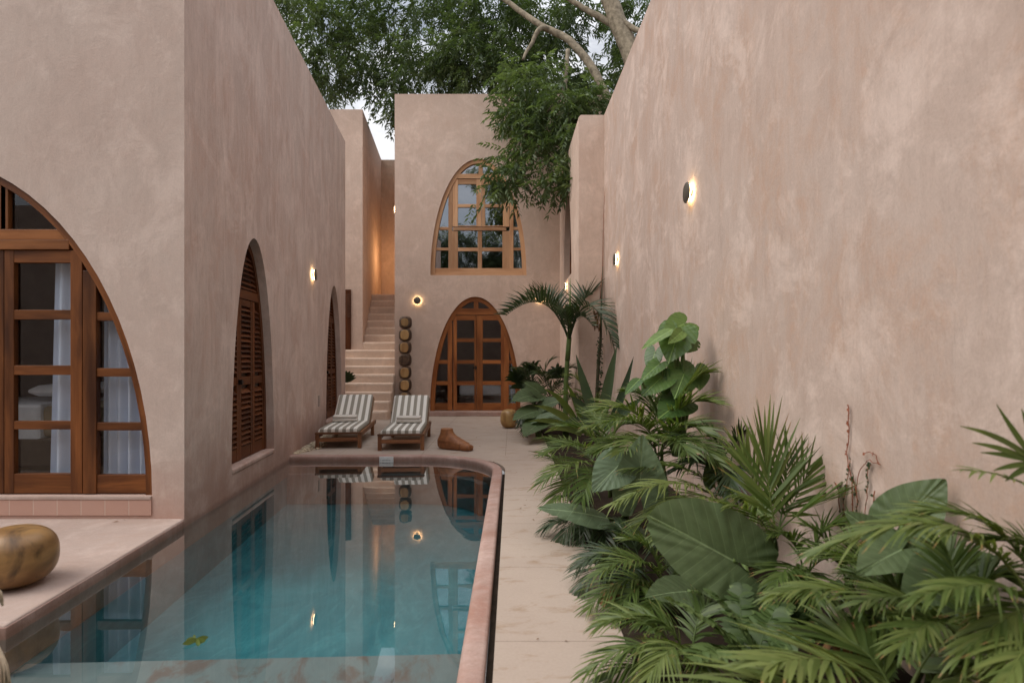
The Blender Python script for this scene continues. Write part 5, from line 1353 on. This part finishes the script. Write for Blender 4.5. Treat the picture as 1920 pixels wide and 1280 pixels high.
def limb(pts, r0, r1, n=10):
    P = [V(p_) for p_ in pts]; Q = []
    for i in range(len(P) - 1):
        a_, b_, c_, d_ = P[max(0, i - 1)], P[i], P[i + 1], P[min(len(P) - 1, i + 2)]
        for q in range(5):
            t = q / 5; Q.append(.5 * ((2 * b_) + (c_ - a_) * t + (2 * a_ - 5 * b_ + 4 * c_ - d_) * t * t + (3 * b_ - a_ - 3 * c_ + d_) * t ** 3) + V((ru(-.015, .015), 0, ru(-.015, .015))))
    Q.append(P[-1]); m = MB(); k_ = len(Q); m.tube(Q, [r0 + (r1 - r0) * i / (k_ - 1) for i in range(k_)], n); return m.build('limb', 'bark', tree)
limb([fork, at(1170, 250, 13.9), at(1143, 190, 13.9), at(1100, 112, 14.2), at(1060, 72, 14.5), at(1015, 48, 14.8), at(960, 10, 15.4), at(900, -40, 16)], .135, .055)
limb([fork, at(1215, 180, 14), at(1186, 108, 14.2), at(1160, 45, 14.4), at(1143, 0, 14.5), at(1120, -80, 14.8)], .25, .19)
limb([at(1030, 55, 14.7), at(1010, 55, 14.5), at(995, 85, 14.4), at(980, 112, 14.2)], .075, .03)
limb([at(1064, 95, 14.3), at(1060, 150, 14.1), at(1052, 180, 14.0), at(1040, 198, 13.9)], .055, .035)
limb([at(1170, 60, 14.4), at(1120, 30, 14.6), at(1085, 10, 14.8), at(1040, -20, 15)], .09, .05)
limb([at(1150, 30, 14.4), at(1200, 60, 14), at(1240, 60, 13.6)], .08, .04)
limb([at(1040, 198, 13.9), at(1000, 230, 13.8), at(960, 290, 13.7), at(925, 330, 13.7)], .035, .012, 7)
limb([at(1060, 160, 14), at(1066, 240, 13.6), at(1058, 320, 13.2)], .03, .012, 7)
def bl(px, py, Y, rx, ry, rz, n, shade): c_ = at(px, py, Y); return (c_.x, c_.y, c_.z, rx, ry, rz, n, shade)
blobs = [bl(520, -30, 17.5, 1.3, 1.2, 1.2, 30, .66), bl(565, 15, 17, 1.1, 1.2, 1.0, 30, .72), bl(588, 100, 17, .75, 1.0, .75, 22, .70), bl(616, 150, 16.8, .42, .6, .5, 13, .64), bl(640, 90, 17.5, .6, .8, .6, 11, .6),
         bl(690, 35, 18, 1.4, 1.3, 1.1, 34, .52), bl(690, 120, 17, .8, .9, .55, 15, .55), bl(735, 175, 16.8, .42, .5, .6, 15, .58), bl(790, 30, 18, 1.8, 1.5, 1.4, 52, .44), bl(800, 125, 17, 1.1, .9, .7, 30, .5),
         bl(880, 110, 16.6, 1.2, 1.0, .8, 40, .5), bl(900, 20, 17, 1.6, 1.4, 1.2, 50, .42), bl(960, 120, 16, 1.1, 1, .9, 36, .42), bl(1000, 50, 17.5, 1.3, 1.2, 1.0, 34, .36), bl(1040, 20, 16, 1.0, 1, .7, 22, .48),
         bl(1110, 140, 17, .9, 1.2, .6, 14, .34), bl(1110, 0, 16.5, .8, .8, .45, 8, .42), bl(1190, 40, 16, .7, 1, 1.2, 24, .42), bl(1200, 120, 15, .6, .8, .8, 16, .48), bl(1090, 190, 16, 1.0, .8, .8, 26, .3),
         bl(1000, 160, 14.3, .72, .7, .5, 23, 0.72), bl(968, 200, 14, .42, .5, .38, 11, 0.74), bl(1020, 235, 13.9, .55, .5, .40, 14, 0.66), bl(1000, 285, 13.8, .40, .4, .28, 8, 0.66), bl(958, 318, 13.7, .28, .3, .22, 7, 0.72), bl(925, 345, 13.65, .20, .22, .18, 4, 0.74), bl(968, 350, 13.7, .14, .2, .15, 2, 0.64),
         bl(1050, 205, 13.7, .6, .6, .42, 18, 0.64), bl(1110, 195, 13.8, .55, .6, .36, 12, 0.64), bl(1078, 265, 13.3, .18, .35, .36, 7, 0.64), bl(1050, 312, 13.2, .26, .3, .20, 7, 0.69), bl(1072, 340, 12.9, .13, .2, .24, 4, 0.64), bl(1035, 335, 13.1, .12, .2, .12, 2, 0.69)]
cv, ct = crown_arrays(blobs)
crown = mesh_np('crown', cv, ct, 'tree_leaf', tree, TB)
# the same kind of tree behind the camera (mirrored in the glass)
for (lx, ly, lz, lab) in ((2.2, -24.5, -1.2, 'dense tree behind the camera filling the lowest panes of the upper window'), (3.6, -23.5, -.2, 'dark tree behind the camera mirrored in the lower panes of the upper window'), (8.6, -23.0, 4.2, 'taller dark tree behind the camera mirrored in the upper right panes')):
    t2 = thing('shade_tree', lab, 'tree', (lx, ly, 0), 0, 'trees behind the camera')
    c2_ = crown.copy(); COL.objects.link(c2_); c2_.parent = t2; c2_.location = (0, 0, lz)
    mb = MB(); mb.tube([(lx - 4, ly, -.1), (lx - 4, ly, 5), (lx - 4, ly + 1, 9 + lz)], [.4, .3, .15], 10); mb.build('trunk', 'bark', t2)

# ------------------------------------------------------------------ light, sky, camera
SUN_EL, SUN_AZ = math.radians(50), math.radians(-112)       # azimuth from +Y towards +X
w = bpy.data.worlds.new('World'); SC.world = w; w.use_nodes = True
nt = w.node_tree; nt.nodes.clear(); g = NT(nt)
out = g.n('ShaderNodeOutputWorld'); bg = g.n('ShaderNodeBackground'); bg.inputs[1].default_value = .15
sky = g.n('ShaderNodeTexSky', sky_type='NISHITA', sun_disc=False, sun_elevation=SUN_EL, sun_rotation=SUN_AZ, air_density=1.0, dust_density=2.0, ozone_density=1.0)
hs = g.n('ShaderNodeHueSaturation', i_Saturation=.45, i_Value=1.0); g.l(sky.outputs[0], hs.inputs['Color'])
tc = g.n('ShaderNodeTexCoord'); mp = g.n('ShaderNodeMapping'); mp.inputs['Scale'].default_value = (1, 1, 2.4); g.l(tc.outputs['Generated'], mp.inputs['Vector'])
n1 = g.noise(mp.outputs[0], 1.7, 8, .6, .6)
cl_ = g.ramp(n1, [(.40, 0), (.58, 1)])
n2 = g.noise(mp.outputs[0], 3.2, 7, .62, 1.0)
ccol = g.mix(g.ramp(n2, [(.35, 0), (.65, 1)]), (6.0, 6.15, 6.6), (9.4, 9.2, 9.0))
sp_ = g.n('ShaderNodeSeparateXYZ'); g.l(tc.outputs['Generated'], sp_.inputs[0])
grad = g.maprange(g.math('POWER', g.math('MAXIMUM', sp_.outputs[2], 0.0), 1.5), 0, .9, .62, 2.15)
gv = g.n('ShaderNodeCombineXYZ')
for k_ in range(3): g.l(grad, gv.inputs[k_])
g.l(g.mix(1.0, g.mix(g.math('MULTIPLY', cl_, .85), hs.outputs[0], ccol), gv.outputs[0], 'MULTIPLY'), bg.inputs[0]); g.l(bg.outputs[0], out.inputs[0])

sl = bpy.data.lights.new('sun', 'SUN'); sl.energy = 1.8; sl.angle = math.radians(42); sl.color = (1, .92, .81)
so = bpy.data.objects.new('sun', sl); COL.objects.link(so)
dirv = V((math.sin(SUN_AZ) * math.cos(SUN_EL), math.cos(SUN_AZ) * math.cos(SUN_EL), math.sin(SUN_EL)))
so.rotation_euler = (-dirv).to_track_quat('-Z', 'Y').to_euler(); so.location = dirv * 30

cam = bpy.data.cameras.new('camera'); co = bpy.data.objects.new('camera', cam); COL.objects.link(co)
co.location = (0, 0, EYE); co.rotation_euler = (math.pi / 2, 0, 0)
cam.sensor_width = 36; cam.lens = 36 * FOC / 1920; cam.shift_y = (HZ - 640) / 1920; cam.clip_start = .05; cam.clip_end = 2000
cam.dof.use_dof = True; cam.dof.focus_distance = 8.0; cam.dof.aperture_fstop = 2.2
SC.camera = co
SC.view_settings.view_transform = 'Standard'; SC.view_settings.look = 'None'; SC.view_settings.exposure = 0; SC.view_settings.gamma = 1
SC.render.engine = 'CYCLES'
SC.cycles.use_denoising = True
SC.cycles.max_bounces = 10; SC.cycles.diffuse_bounces = 5; SC.cycles.transparent_max_bounces = 16
SC.cycles.caustics_reflective = False; SC.cycles.caustics_refractive = False
SC.cycles.sample_clamp_indirect = 6
